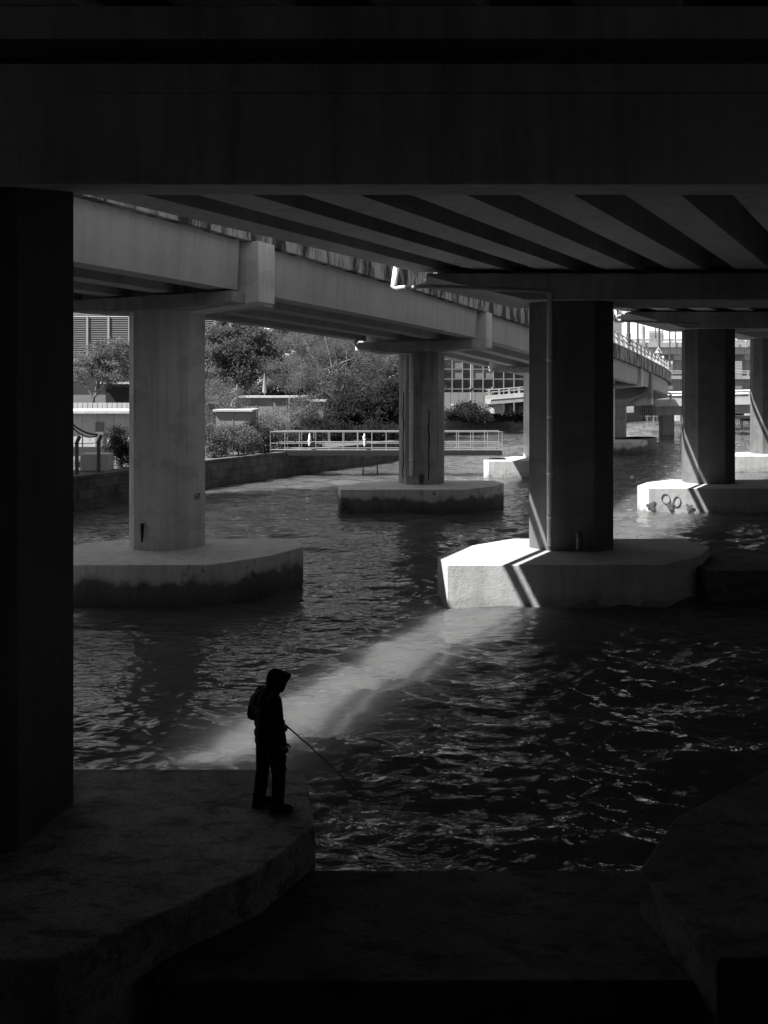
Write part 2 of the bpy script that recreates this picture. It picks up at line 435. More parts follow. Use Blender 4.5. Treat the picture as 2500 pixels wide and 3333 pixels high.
# drain pipes on the second and third pier
def drain(t, c, zb, px_el, py_el, py_top, Dp):
    ex, ey, ez = at(px_el, py_el, Dp); tx, ty, tz = at(px_el+10, py_top, Dp)
    p = MB().tube([(tx, ey, tz), (ex, ey, ez+.08), (ex+.08, ey, ez), (ex+.52, ey-.1*(Dp<40), ez+.01)], .1, 12)
    build('drain_elbow', p, M['pipe'], t, smooth=True)
    colx = c[0]-.98; cy = c[1]-.98
    p = MB().tube([(ex+.52, ey-.1*(Dp<40), ez+.01), (ex+.85, ey-.75*(Dp<40), ez), (colx-.1, 27.4 if Dp<40 else ey, ez-.16)], .07, 10)
    build('drain_pipe', p, M['greypipe'], t, smooth=True)
    if Dp > 40: return
    ey = 27.55
    p = MB().tube([(colx, ey, ez-.2), (colx, ey, 1.9), (colx+.02, ey, 1.5)], .085, 10)
    for z in (2.4, 3.8, 5.6, 7.4): p.tube([(colx, ey, z), (colx, ey, z+.09)], .1, 10)
    build('downpipe', p, M['pipe'] if Dp < 40 else M['greypipe'], t, smooth=True)
    p = MB().tube([(colx+.95, ey+.05, 1.9), (colx+.95, ey-.08, 1.75), (colx+.95, ey-.08, 1.4)], .11, 10)
    build('outlet_box', p, M['darksteel'], t)
drain(piers[1], BENTS[2][0], 2.9, 1281, 940, 862, 28.2)
drain(piers[2], BENTS[3][0], 3.42, 1999, 1045, 1010, 47.2)

# marks on the third pier's cap
cx, cy = BENTS[3][0]
yf = cy - 3.32
def facepatch(px0, px1, py0, py1, seed):
    r = random.Random(seed); x0, _, z1 = at(px0, py0, yf); x1, _, z0 = at(px1, py1, yf); z0 = max(z0, .02)
    n = 56; pts = []
    for k in range(n):
        a = 2*math.pi*k/n; q = .5 + .3*r.random() + .2*math.sin(a*3+seed)
        ca, sa = math.cos(a), math.sin(a); s = 1/max(abs(ca), abs(sa))**.7
        pts.append(((x0+x1)/2 + (x1-x0)/2*ca*q*s*.85, (z0+z1)/2 + (z1-z0)/2*sa*q*s*.85))
    return MB().front(pts, yf-.012, yf+.01)
cap3 = [ch for ch in piers[2].children if ch.name.startswith('pile_cap')]
ORG_cap = ORG[piers[2].name]
for s_, a in enumerate(((2098,2141,1627,1680),(2166,2198,1630,1677),(2226,2262,1636,1674))):
    o = build('peeling_patch', facepatch(*a, 30+s_), M['stainpatch'], piers[2])
for (pxc, pyc, rx, rz, tl) in ((2164,1619,13,16,.25),(2199,1626,11,17,-.15)):
    X, Y, Z = at(pxc, pyc, yf); k_ = yf/F; pts = []
    for k in range(29):
        a = 2*math.pi*k/28; x = rx*k_*math.cos(a); z = rz*k_*math.sin(a)
        pts.append((X+x*math.cos(tl)-z*math.sin(tl), yf-.006, Z+x*math.sin(tl)+z*math.cos(tl)))
    build('painted_ring', MB().tube(pts, .016, 6, False), M['ring'], piers[2])

# spans
gz = [3.9, 3.9, 3.9, 4.45, 5.3, 6.1]
GOFF = [k*2.14 for k in range(20)]
deck = thing('bridge_deck', (xl(20)+10, 20, 0), 'wide main road bridge deck with parallel box girders overhead', 'bridge deck')
lines = []
dl = [-40, -8.3, 10.5, 28.95, 48.95, 71.3, 93.3, 140]
zl = [3.9, 3.9, 3.9, 3.9, 4.45, 5.3, 6.1, 7.6]
def gslab(off0, off1, za, zb_, d0, d1, z0, z1):
    """bar running with the bridge between offsets, from distance d0 to d1, soffit z0..z1"""
    v = []
    for d, z in ((d0, z0), (d1, z1)):
        for o_, dz in ((off0, za), (off1, za), (off1, zb_), (off0, zb_)):
            v.append((xl(d)+o_, d, E+z+dz))
    return v, [(0,1,2,3),(7,6,5,4),(0,4,5,1),(1,5,6,2),(2,6,7,3),(3,7,4,0)]
for j in range(len(dl)-1):
    d0, d1 = dl[j], dl[j+1]; z0, z1 = zl[j], zl[j+1]
    if j < 2: z0 = z1 = 4.14
    g0, g1 = d0+.42, d1-.42
    for k, off in enumerate(GOFF):
        build('girder', MB().add(*gslab(off, off+1.1, 0, 1.22, g0, g1, z0, z1)), M['girder'], deck)
    for k in range(len(GOFF)-1):
        build('diaphragm', MB().add(*gslab(GOFF[k]+1.103, GOFF[k+1]-.003, .12, 1.2, d1-1.0, d1-.62, z1, z1)), M['deck'], deck)
    build('slab', MB().add(*gslab(-.2, GOFF[-1]+1.3, 1.222, 1.5, d0, d1, z0, z1)), M['deck'], deck)
    for a, b in ((-.24, .06), (GOFF[-1]+1.04, GOFF[-1]+1.34)):
        build('parapet', MB().add(*gslab(a, b, 1.503, 2.4, d0, d1, z0, z1)), M['deck'], deck)
pp = MB()
build('service_pipe', MB().tube([(xl(d)-.97, d, E+np.interp(d, dl, zl)+1.33) for d in (-40, 10.5, 28.95, 48.95, 71.3, 93.3, 140)], .13, 8), M['greypipe'], deck)
for d in range(-30, 130, 8):
    z = E+float(np.interp(d, dl, zl)); build('pipe_bracket', MB().box(xl(d)-.98, xl(d)-.25, d-.03, d+.03, z+1.24, z+1.3), M['darksteel'], deck)
# unseen wall added behind the camera to block sky light
tag(build('sky_block_wall', MB().box(-75, 70, -41.5, -40.4, 4.85, 13.2), M['deck'], loc=(-10,-41,4.85)), 'concrete wall added behind the promenade to block sky light', 'abutment')

lw = thing('light_block_wall', (-31, -10, 0), 'high dark wall added out of view on the left quay to cut side light', 'wall')
build('wall', MB().box(-33, -31, -45, 26, -1, 15), M['dark'], lw)  # unseen, added only to cut light coming from the left
build('coping', MB().box(-33.2, -30.8, -45, 19.2, 12.003, 12.2), M['asphalt'], lw)
rw = thing('quay_blocker', (56, -5, 0), 'dark warehouse on the right hand quay added out of view against side light', 'blocker')
build('wall', MB().box(44, 62, -45, 60, -1, 12), M['dark'], rw)  # unseen mass added to keep light off the right side
build('roof', MB().box(49.5, 62.5, -45.5, 34.5, 11.003, 11.4), M['asphalt'], rw)
# ------------------------------------------------------------------ curving ramp
EP = [(-64,-44.5),(-24.3,-10),(-11.15,13.5),(-4.8,25.5),(-.55,34.1),(8.05,51.3),(19.6,74),(27.5,90),(36.0,108),(39.2,121),(38.8,136),(33,152),(20,166)]
def cr(p0,p1,p2,p3,t):
    return tuple(.5*((2*b)+(-a+c)*t+(2*a-5*b+4*c-d)*t*t+(-a+3*b-3*c+d)*t**3) for a,b,c,d in zip(p0,p1,p2,p3))
dense = []
for i in range(1, len(EP)-2):
    for k in range(24): dense.append(cr(EP[i-1],EP[i],EP[i+1],EP[i+2],k/24))
dense = np.array(dense)
seg = np.r_[0, np.cumsum(np.hypot(*np.diff(dense, axis=0).T))]
BD = [-60, 22, 25, 34, 43, 51, 62, 74, 89, 108, 121, 140, 170]
BZ = [4.8, 4.72, 4.69, 4.56, 4.34, 4.08, 3.6, 2.95, 2.2, .98, .35, -.4, -1.2]
GO = [1.6, 1.57, 1.55, 1.5, 1.44, 1.45, 1.6, 1.7, 1.65, 1.6, 1.6, 1.6, 1.6]
sB = np.interp(dense[:,1], BD, BZ); sG = np.interp(dense[:,1], BD, GO)
ker = np.ones(9)/9; sB = np.convolve(np.pad(sB, 4, 'edge'), ker, 'valid')
def rp(s):                                # point of the right edge at arc length s
    x = np.interp(s, seg, dense[:,0]); y = np.interp(s, seg, dense[:,1]); z = np.interp(s, seg, sB)
    x2 = np.interp(s+.4, seg, dense[:,0]); y2 = np.interp(s+.4, seg, dense[:,1])
    x1 = np.interp(s-.4, seg, dense[:,0]); y1 = np.interp(s-.4, seg, dense[:,1])
    t = Vector((x2-x1, y2-y1)).normalized(); return (float(x), float(y), E+float(z), t.y, -t.x)
def s_of(D): return float(np.interp(D, dense[:150,1], seg[:150])) if D < 125 else float(seg[np.argmin(abs(dense[:,1]-D))])
smax = seg[-1]
rdeck = thing('ramp_deck', (rp(s_of(40))[0]-4, 40, 0), 'curving slip road ramp with streaky stained parapet', 'ramp')
path = [rp(s) for s in np.arange(.5, smax-.5, 1.2)]
W = 8.2
build('slab', MB().sweep(path, [(-.03,0),(-.03,.22),(-W+.03,.22),(-W+.03,0)]), M['deck'], rdeck)
build('parapet', MB().sweep(path, [(0,-.02),(0,1.15),(-.28,1.15),(-.33,.225),(-.33,-.02)]), M['parapet'], rdeck)
build('parapet', MB().sweep(path, [(-W,-.02),(-W+.33,-.02),(-W+.33,.225),(-W+.28,1.15),(-W,1.15)]), M['parapet'], rdeck)
build('coping', MB().sweep(path, [(.05,1.152),(.05,1.26),(-.33,1.26),(-.33,1.152)]), M['farpale'], rdeck)
RB = [8.0, 27.5, 46.6, 64.7, 87.9, 105.6, 121.0]
rs_ = [s_of(d) for d in RB]
rlab = ['ramp pier left of the photo', 'large pale ramp pier on a broad stained cap at left', 'ramp pier with long stains and a white downpipe, standing mid-channel',
        'ramp pier with a sunlit cap end beside the dark main pier', 'ramp pier under the bend with the triangular sign', 'ramp pier under the tightest part of the bend', 'last ramp pier hidden behind the bend']
rbot = [2.5, 2.55, 2.1, 1.3, .15, -1.1, -1.8]
spans = [0.8] + rs_ + [smax-.8]
for j in range(len(spans)-1):
    a, b = spans[j]+.92, spans[j+1]-.92
    for off in (-.35, -2.5, -4.75, -6.95):
        gp_ = []
        for s in np.linspace(a, b, 10):
            x, y, z, nx, ny = rp(s); gp_.append((x, y, z, nx, ny))
        mbg = MB(); n = 4; o0 = 0
        for (x, y, z, nx, ny) in gp_:
            g = float(np.interp(y, BD, GO))
            for o_, dz in ((off-.08, -g), (off, -.003), (off-.9, -.003), (off-.82, -g)):
                mbg.v.append((x+nx*o_, y+ny*o_, z+dz))
        for i in range(9):
            for k in range(4): mbg.f.append((i*4+k, i*4+(k+1)%4, (i+1)*4+(k+1)%4, (i+1)*4+k))
        mbg.f.append((3,2,1,0)); mbg.f.append((36,37,38,39))
        build('girder', mbg, M['rampgirder'], rdeck)
for i, s in enumerate(rs_):
    x, y, z, nx, ny = rp(s); c = (x-nx*4.1, y-ny*4.1)
    if i == 2: c = (c[0]+.1, c[1])
    if i == 3: c = (c[0]+.85, c[1])
    if i == 1: c = (c[0]+.16, c[1]-.4)
    t = thing('ramp_pier', (c[0], c[1], 0), rlab[i], 'bridge pier', 'piers of the ramp')
    zb = E + rbot[i]
    build('column', MB().prism(octo_ramp(c), 1.2, zb+.3), M['column'] if i != 2 else M['column2'], t, bevel=.02)
    build('pile_cap', capmesh(c), M['capdirty'] if i in (1,2,4,5) else M['captop'], t, bevel=.02)
    def xh(half_u, half_w, zlo_tip, zlo_mid, ztop):
        vs = []
        us = [-half_u, -1.35, 1.35, half_u]; zs = [zlo_tip, zlo_mid, zlo_mid, zlo_tip]
        tx, ty = -ny, nx
        for sgn in (-1, 1):
            for u, zz in zip(us, zs): vs.append((c[0]+nx*u+tx*half_w*sgn, c[1]+ny*u+ty*half_w*sgn, zz))
            for u in us: vs.append((c[0]+nx*u+tx*half_w*sgn, c[1]+ny*u+ty*half_w*sgn, ztop))
        fs = []
        for q in range(3):
            fs.append((q, q+1, q+5, q+4)); fs.append((8+q+4, 8+q+5, 8+q+1, 8+q))
            fs.append((q, 8+q, 8+q+1, q+1)); fs.append((q+4, q+5, 8+q+5, 8+q+4))
        fs.append((0, 4, 12, 8)); fs.append((3, 11, 15, 7)); return vs, fs
    build('crosshead', MB().add(*xh(4.02, .45, zb+.2, zb, z-.01)), M['column'], t, bevel=.02)
    gb = z - float(np.interp(y, BD, GO))
    build('bearing_ledge', MB().add(*xh(3.5, 1.15, max(zb+.16, gb-.5), zb+.05, gb-.06)), M['deck'], t, bevel=.02)
    if i == 2:
        dx = c[0]-.62; dy = c[1]-1.05
        pts = [(c[0]-3.45, c[1]-.3, zb+1.0), (c[0]-3.75, c[1]-.4, zb+.5), (c[0]-3.5, c[1]-.5, zb+.22), (c[0]-2.2, c[1]-.7, zb-.02), (dx, dy, zb-.1), (dx, dy, 1.75)]
        p = MB().tube(pts, .11, 10)
        for zz in (2.6, 4.6, 6.4): p.tube([(dx, dy, zz), (dx, dy, zz+.1)], .135, 10)
        build('downpipe', p, M['white'], t, smooth=True)
        build('outlet_box', MB().blob((dx+.55, dy, 1.6), .16, .12, .32), M['darksteel'], t)
        for (q0, zt_, zz) in ((.35, 5.4, 1.5), (-1.05, 6.4, 1.6)):
            st = MB(); yy = c[1]-1.13+abs(q0)*.38
            r = random.Random(int(q0*100)); pl = [(c[0]+q0+.025*math.sin(k*1.3)+r.uniform(-.02,.02), yy-.0, zt_+(zz-zt_)*k/14) for k in range(15)]
            for k in range(14):
                a_, b_ = pl[k], pl[k+1]; wv = .035+.02*r.random()
            st.tube(pl, [.018+.02*r.random() for _ in pl], 6)
            build('tar_streak', st, M['cable'], t)
    if i == 4:
        p = MB().tube([(c[0]-2.4, c[1]-1.6, zb-.15), (c[0]+.6, c[1]-1.6, zb-.15), (c[0]+.6, c[1]-1.6, 1.9)], .1, 8); build('downpipe', p, M['pipe'], t)
    if i == 1:
        build('outlet_pipe', MB().tube([(c[0]-.55, c[1]-1.02, 2.15), (c[0]-.55, c[1]-1.04, 1.55)], [.07,.03], 8), M['cable'], t)
        cu = bpy.data.curves.new('txt', 'FONT'); cu.body = 'H7'; cu.size = .3; cu.extrude = .004
        tmp = bpy.data.objects.new('txt', cu); COL.objects.link(tmp)
        me = bpy.data.meshes.new_from_object(tmp); bpy.data.objects.remove(tmp)
        me.materials.append(M['cable']); o = bpy.data.objects.new('pier_number', me); COL.objects.link(o); o.parent = t
        # on the right-front face
        p0 = Vector((1.28*math.cos(-math.pi/4), 1.1*math.sin(-math.pi/4))); p1 = Vector((1.28, 0))
        mid = p0.lerp(p1, .33); ang = math.atan2(p1.y-p0.y, p1.x-p0.x); nrm = Vector((math.sin(ang), -math.cos(ang)))
        o.location = (mid.x+nrm.x*.012, mid.y+nrm.y*.012, 2.85); o.rotation_euler = (math.radians(90), 0, ang); o.scale = (.8,1,1)
# railing on the ramp
s0, s1 = s_of(58), s_of(121)+14
kk = 0
for s in np.arange(s0, s1, 2.3):
    x, y, z, nx, ny = rp(s)
    build('rail_post', MB().obox((x-nx*.14, y-ny*.14, z+1.26+.55), (nx, ny), .1, .14, .55), M['far'], rdeck)
for h in (1.0, .55):
    pp = [(q[0]-q[3]*.14, q[1]-q[4]*.14, q[2]+1.26+h) for q in (rp(s) for s in np.arange(s0, s1, 1.5))]
    build('rail', MB().tube(pp, .065, 6), M['steel'], rdeck)

# unseen tall block, added on the left bank to shade the left hand piers
def sq(s_, q): return (.917*s_-.399*q, .399*s_+.917*q)
tb = thing('shade_tower', (*sq(-37, 39), 1.7), 'tall block added out of view on the left bank to shade piers', 'building')
build('wall', MB().prism([sq(-44,26.3), sq(-30,26.3), sq(-30,54), sq(-44,54)], -1, 71), M['tower'], tb)
wm = MB()
for k in range(20): wm.prism([sq(-29.9,27.5), sq(-29.8,27.5), sq(-29.8,53), sq(-29.9,53)], 6+k*3.2, 7.5+k*3.2)
build('window_band', wm, M['glass'], tb)
# ------------------------------------------------------------------ far bridges
def far_bridge(name, label, D, xL, xR, ytop, yfas, ygir, ybot, tilt, post_gap, railh, mat, road=None):
    """rows in the photo at px xL: rail top, fascia top, girder top, girder bottom"""
    def zz(y): return E-(y-HY)*D/F
    X0, X1 = (xL-1250)*D/F, (xR-1250)*D/F; dz = tilt*D/F
    t = thing(name, (X0, D, 0), label, 'bridge')
    def bar(y0, y1, d0, d1):
        a, b = zz(y1), zz(y0)
        return MB().add([(X0,d0,a),(X1,d0,a+dz),(X1,d1,a+dz),(X0,d1,a),(X0,d0,b),(X1,d0,b+dz),(X1,d1,b+dz),(X0,d1,b)],
                        [(0,3,2,1),(4,5,6,7),(0,1,5,4),(1,2,6,5),(2,3,7,6),(3,0,4,7)])
    build('fascia', bar(yfas, ygir, D, D+.4), M['farpale'] if road else mat, t)
    build('girder', bar(ygir, ybot, D+.7, D+8.5), mat, t)
    build('slab', bar(ygir-4, ygir-.2, D+.402, D+9), M['road'] if road else mat, t)
    build('fascia', bar(yfas, ygir, D+9.02, D+9.4), mat, t)
    zr = zz(ytop); zf = zz(yfas)
    for dd in ((D+.2, D+9.2) if road else (D+.2,)):
        for f_ in (1.0, .55) if railh > .5 else (1.0,):
            h = (zr-zf)*f_
            build('rail', MB().tube([(X0, dd, zf+h), (X1, dd, zf+h+dz)], .09, 6), M['white'] if road else M['steel'], t)
    n = int((X1-X0)/post_gap)
    for k in range(n+1):
        x = X0+(X1-X0)*k/max(n,1); zo = dz*k/max(n,1)
        build('rail_post', MB().box(x-.12, x+.12, D+.1, D+.3, zf+zo, zr+zo), mat, t)
    return t
fb = far_bridge('far_flyover', 'highest pale flyover crossing behind the bend, carrying chevron signs', 150, 2030, 2700, 1104, 1114, 1130, 1152, 0, 2.6, .6, M['far'])
for px in (2208, 2434):
    x, y, z = at(px, 1153, 154); build('column', MB().prism([(x+1.0*math.cos(a*math.pi/4), y+1.0*math.sin(a*math.pi/4)) for a in range(8)], 1, z), M['far'], fb)
    build('crosshead', MB().box(x-1.6, x+1.6, y-2.5, y+3, z-1.1, z), M['far'], fb)
far_bridge('middle_flyover', 'middle level flyover with thin white rails crossing at right', 138, 2172, 2700, 1208, 1223, 1234, 1255, 0, 2.4, .6, M['far'])
lr = far_bridge('low_ramp_bridge', 'low sunlit road bridge with white rails just above the water', 122, 2120, 2700, 1280, 1301, 1324, 1354, 14, 2.6, .6, M['far'], road=True)
for px in (2170, 2300, 2470, 2600):
    x, y, z = at(px, 1350, 126); build('column', MB().box(x-.8, x+.8, y-1, y+1, -1, z+1.2), M['far'], lr)
# approach of the low bridge seen past the mid pier
ab = thing('approach_bridge', at(1640, 1300, 126), 'low approach bridge climbing right beside the hoarding', 'bridge')
def sl(px0, px1, ya0, ya1, yb0, yb1, d0, d1):
    p = [at(px0, ya0, d0), at(px1, yb0, d0), at(px1, yb1, d0), at(px0, ya1, d0)]
    return MB().front([(q[0], q[2]) for q in (p[3], p[2], p[1], p[0])], d0, d1)
build('fascia', sl(1582, 2080, 1288, 1300, 1247, 1262, 126, 126.4), M['farpale'], ab)
build('girder', sl(1600, 2080, 1300.2, 1316, 1262.2, 1276, 126.1, 134), M['far'], ab)
build('abutment', sl(1606, 1640, 1316.2, 1346, 1314, 1346, 127, 133), M['far'], ab)
for h in (-9, -17):
    p0 = at(1582, 1287+h, 126.2); p1 = at(2080, 1246+h, 126.2)
    build('rail', MB().tube([p0, p1], .07, 6), M['steel'], ab)
for k in range(16):
    f_ = k/15; p0 = at(1592+488*f_, 1288-41*f_, 126.2)
    build('rail_post', MB().box(p0[0]-.15, p0[0]+.15, 126.1, 126.35, p0[2]-.3, p0[2]+.85), M['far'], ab)

# maintenance platform hung below the low bridge
mp_ = thing('hanging_platform', at(2110, 1330, 116), 'dark lattice work platform hanging beside the low bridge', 'platform')
x0, _, z1 = at(2090, 1318, 116); x1, _, z0 = at(2132, 1352, 116)
build('deck', MB().box(x0, x1, 116, 117.6, (z0+z1)/2-.08, (z0+z1)/2), M['darksteel'], mp_)
pl = MB()
for k in range(7):
    x = x0+(x1-x0)*k/6; pl.tube([(x,116,z0-.2*(k%3)),(x,116,z1)], .05, 5); pl.tube([(x,117.6,z0),(x,117.6,z1)], .05, 5)
for z in (z0+.25, z1-.3, z1): pl.tube([(x0,116,z),(x1,116,z)], .05, 5)
build('lattice', pl, M['darksteel'], mp_)
# fender piles and quay jetty beyond
fx = [2085, 2095, 2106, 2117, 2128, 2139, 2150, 2162, 2174, 2186]
for k, px in enumerate(fx):
    x, y, z = at(px, 1357, 182); w_ = .32+.08*(k%3)
    o = build('fender_pile', MB().tube([(x,y,-1),(x,y,z+.1),(x,y,z+.25)], [w_,w_,w_*.6], 8), M['darksteel'] if k % 2 else M['timber'], loc=(x,y,0))
    tag(o, 'weathered fender pile in the far row under the low bridge', 'pile', 'row of fender piles across the water')
jt = thing('far_landing', at(2430, 1355, 150), 'dark landing stage under the low bridge at the right edge', 'landing stage')
xa = at(2330,0,150)[0]; xb = at(2560,0,150)[0]
build('deck', MB().box(xa, xb, 150, 156, 1.5, 2.0), M['darksteel'], jt)
for k in range(9):
    x = xa+(xb-xa)*k/8; build('pile', MB().tube([(x,150.3,-1),(x,150.3,1.5)], .25, 8), M['darksteel'], jt)
build('rail', MB().tube([(xa,150.1,2.9),(xb,150.1,2.9)], .08, 6), M['steel'], jt)
build('backdrop_shed', MB().box(xa+2, xb-1, 154, 155.5, 2.0, 4.6), M['dark'], jt)

# lamp posts on the bend
def lamp(px, py_base, D, r, label, hgt=9.5, side=1):
    x, y, z = at(px, py_base, D)
    t = thing('street_lamp', (x, y, z), label, 'street lamp', 'lamp posts along the flyovers')
    build('pole', MB().tube([(x,y,z),(x,y,z+1.2),(x,y,z+1.25),(x,y,z+hgt)], [r*1.3,r*1.3,r,r*.7], 10), M['darksteel'], t)
    build('arm', MB().tube([(x,y,z+hgt-.1),(x+side*.6,y,z+hgt+.15),(x+side*1.5,y,z+hgt+.2)], .05, 6), M['darksteel'], t)
    build('lamp_head', MB().blob((x+side*1.8,y,z+hgt+.18), .42, .16, .1), M['darksteel'], t)
lamp(2046, 1127, 82, .16, 'thick dark lamp post nearest on the bend, on a concrete plinth')
lamp(2076, 1140, 88, .09, 'slim lamp post second along the bend')
lamp(2146, 1175, 100, .11, 'slim lamp post rising behind the triangular sign')
lamp(2180, 1195, 109, .09, 'slim lamp post at the outermost point of the bend')
lamp(2199, 1114, 152, .1, 'thin far lamp post on the highest flyover near a chevron', 7)
lamp(2158, 1112, 152, .09, 'short far lamp post with a cross arm on the highest flyover', 2.2)
lamp(2134, 1112, 152, .1, 'far lamp post on the highest flyover behind the triangular sign', 3.2, -1)

def chev(px, py, D, wpx, hpx, label, flip=1, post=True):
    x, y, z = at(px, py, D); k = D/F; wd, hh = wpx*k, hpx*k
    t = thing('chevron_sign', (x, y, z-hh), label, 'road sign', 'white chevron signs')
    s = flip*wd
    pts = [(x-s*.5, z), (x-s*.05, z-hh*.5), (x-s*.5, z-hh), (x+s*.02, z-hh), (x+s*.5, z-hh*.5), (x+s*.02, z)]
    if flip > 0: pts = pts
    build('arrow', MB().front(pts, y-.03, y), M['signwhite'], t)
    if post: build('post', MB().box(x-.05, x+.05, y+.01, y+.09, z-hh-1.0, z-hh*.2), M['steel'], t)
chev(2090, 1090, 149.6, 6, 13, 'white chevron sign on the highest flyover, left of the lamp pole', -1)
chev(2189, 1090, 149.6, 6, 13, 'white chevron sign on the highest flyover between lamp posts', -1)
chev(2396, 1096, 149.6, 6, 12, 'white chevron sign on the highest flyover, right of the square pier', -1)
chev(2427, 1102, 149.6, 6, 11, 'rightmost white chevron sign on the highest flyover', -1)
chev(2142, 1153, 97, 7, 13, 'small white chevron below the triangular sign', 1, False)
# warning triangle
X, Y, Z = at(2143, 1151, 97.5)
ts = thing('warning_sign', (X, Y, Z-1.2), 'triangular bend warning sign with a dark left curve arrow', 'road sign')
hw = .5; hh = .86
build('plate', MB().front([(X-hw,Z),(X+hw,Z),(X,Z+hh)], Y, Y+.03), M['steel'], ts)
build('face', MB().front([(X-hw*.8,Z+.07),(X+hw*.8,Z+.07),(X,Z+hh*.88)], Y-.012, Y-.003), M['signwhite'], ts)
build('arrow', MB().tube([(X+.14,Y-.02,Z+.14),(X+.14,Y-.02,Z+.34),(X+.05,Y-.02,Z+.44),(X-.1,Y-.02,Z+.46)], .045, 6), M['dark'], ts)
build('post', MB().tube([(X,Y+.07,Z-1.9),(X,Y+.07,Z+.6)], .04, 8), M['steel'], ts)

# hazy towers
def tower(label, px0, px1, py0, D, mat, name='tower_block', dep=20, py1=1300, rnd=False, win=True):
    x0, _, zt = at(px0, py0, D); x1 = at(px1, py0, D)[0]
    t = thing(name, ((x0+x1)/2, D, 1.7), label, 'building')
    if rnd:
        r = (x1-x0)/2; c = ((x0+x1)/2, D+r)
        build('wall', MB().tube([(c[0],c[1],1.7),(c[0],c[1],zt)], r, 24), mat, t)
        build('roof', MB().tube([(c[0],c[1],zt),(c[0],c[1],zt+D*4/F)], r*.7, 20), mat, t)
    else:
        build('wall', MB().box(x0, x1, D, D+dep, 1.7, zt), mat, t)
        build('roof', MB().box(x0+(x1-x0)*.3, x1-(x1-x0)*.3, D+4, D+dep-4, zt, zt+D*3/F), mat, t)
    if win and not rnd:
        wm = MB(); n = max(2, int((zt-2)/(D*5/F)))
        for k in range(n):
            z = 3+(zt-4)*k/n; wm.box(x0+.4, x1-.4, D-.06, D-.01, z, z+(zt-4)/n*.4)
        build('window_band', wm, M['grey'], t)
tower('grey tower block close behind the bend, at its left', 1955, 2026, 1000, 260, M['tower'])
tower('round hazy tower beyond the highest flyover', 2080, 2103, 1062, 520, M['tower'], rnd=True)
tower('wide hazy block beyond the highest flyover', 2113, 2156, 1077, 560, M['tower'])
tower('pale hazy slab filling the right skyline', 2380, 2470, 1098, 480, M['tower'])
tower('low pale block between the far flyovers', 2150, 2330, 1170, 230, M['farpale'], py1=1300)
tower('low grey shed filling the gap under the middle flyover', 2120, 2700, 1250, 205, M['grey'])

# grid front building behind the hoarding
gD = 168
gb_ = thing('grid_building', at(1560, 1340, gD)[:2] + (1.75,), 'dark building with a white steel grid front', 'building')
x0, _, zt = at(1380, 1090, gD); x1, _, zb = at(1740, 1290, gD)
build('wall', MB().box(x0, x1, gD+.5, gD+14, 1.75, zt), M['glass'], gb_)
gr = MB()
for k in range(-2, 9):
    xx = at(1472+33.6*k, 0, gD)[0]; gr.box(xx-.09, xx+.09, gD+.1, gD+.3, 1.75, zt)
for k in range(-2, 5):
    z = at(0, 1169+32.3*k, gD)[2]; gr.box(x0, x1, gD+.12, gD+.28, z-.07, z+.07)
build('frame', gr, M['cabin'], gb_)
for (i_, j_) in ((0,0),(0,1),(2,1),(3,1),(5,-1)):
    p0 = at(1474+33.6*i_, 1171+32.3*j_, gD); p1 = at(1504+33.6*i_, 1199+32.3*j_, gD)
    build('infill_panel', MB().box(p0[0], p1[0], gD+.32, gD+.42, p1[2], p0[2]), M['panel'], gb_)
hz = thing('site_hoarding', at(1520, 1345, 150)[:2] + (1.75,), 'pale panelled hoarding below the grid front building', 'hoarding')
for k in range(6):
    p0 = at(1440+k*27, 1277, 150); p1 = at(1466+k*27, 1345, 150)
    build('panel', MB().box(p0[0], p1[0], 150, 150.15, p1[2]-1.0, p0[2]), M['cabin'], hz)
build('notice', MB().box(at(1467,0,150)[0], at(1478,0,150)[0], 149.93, 149.99, at(0,1321,150)[2], at(0,1314,150)[2]), M['farpale'], hz)
build('kerb_rail', MB().tube([at(1440,1352,149), at(1580,1336,149)], .09, 6), M['farpale'], hz)
for px, yb, yt in ((1533,1262,1100), (1604,1340,1258)):
    x, y, z = at(px, 1345, 140); zt_ = at(px, yt, 140)[2]
    t = thing('lamp_pole', (x, y, 1.75), 'tall thin pole in front of the grid building' if px < 1560 else 'short dark pole beside the approach bridge', 'pole')
    build('pole', MB().tube([(x,y,1.75),(x,y,zt_)], .11, 8), M['steel'] if px < 1560 else M['darksteel'], t)
    zc = at(px, 1266, 140)[2]; build('collar', MB().blob((x,y,zc), .4, .4, .35), M['darksteel'], t)

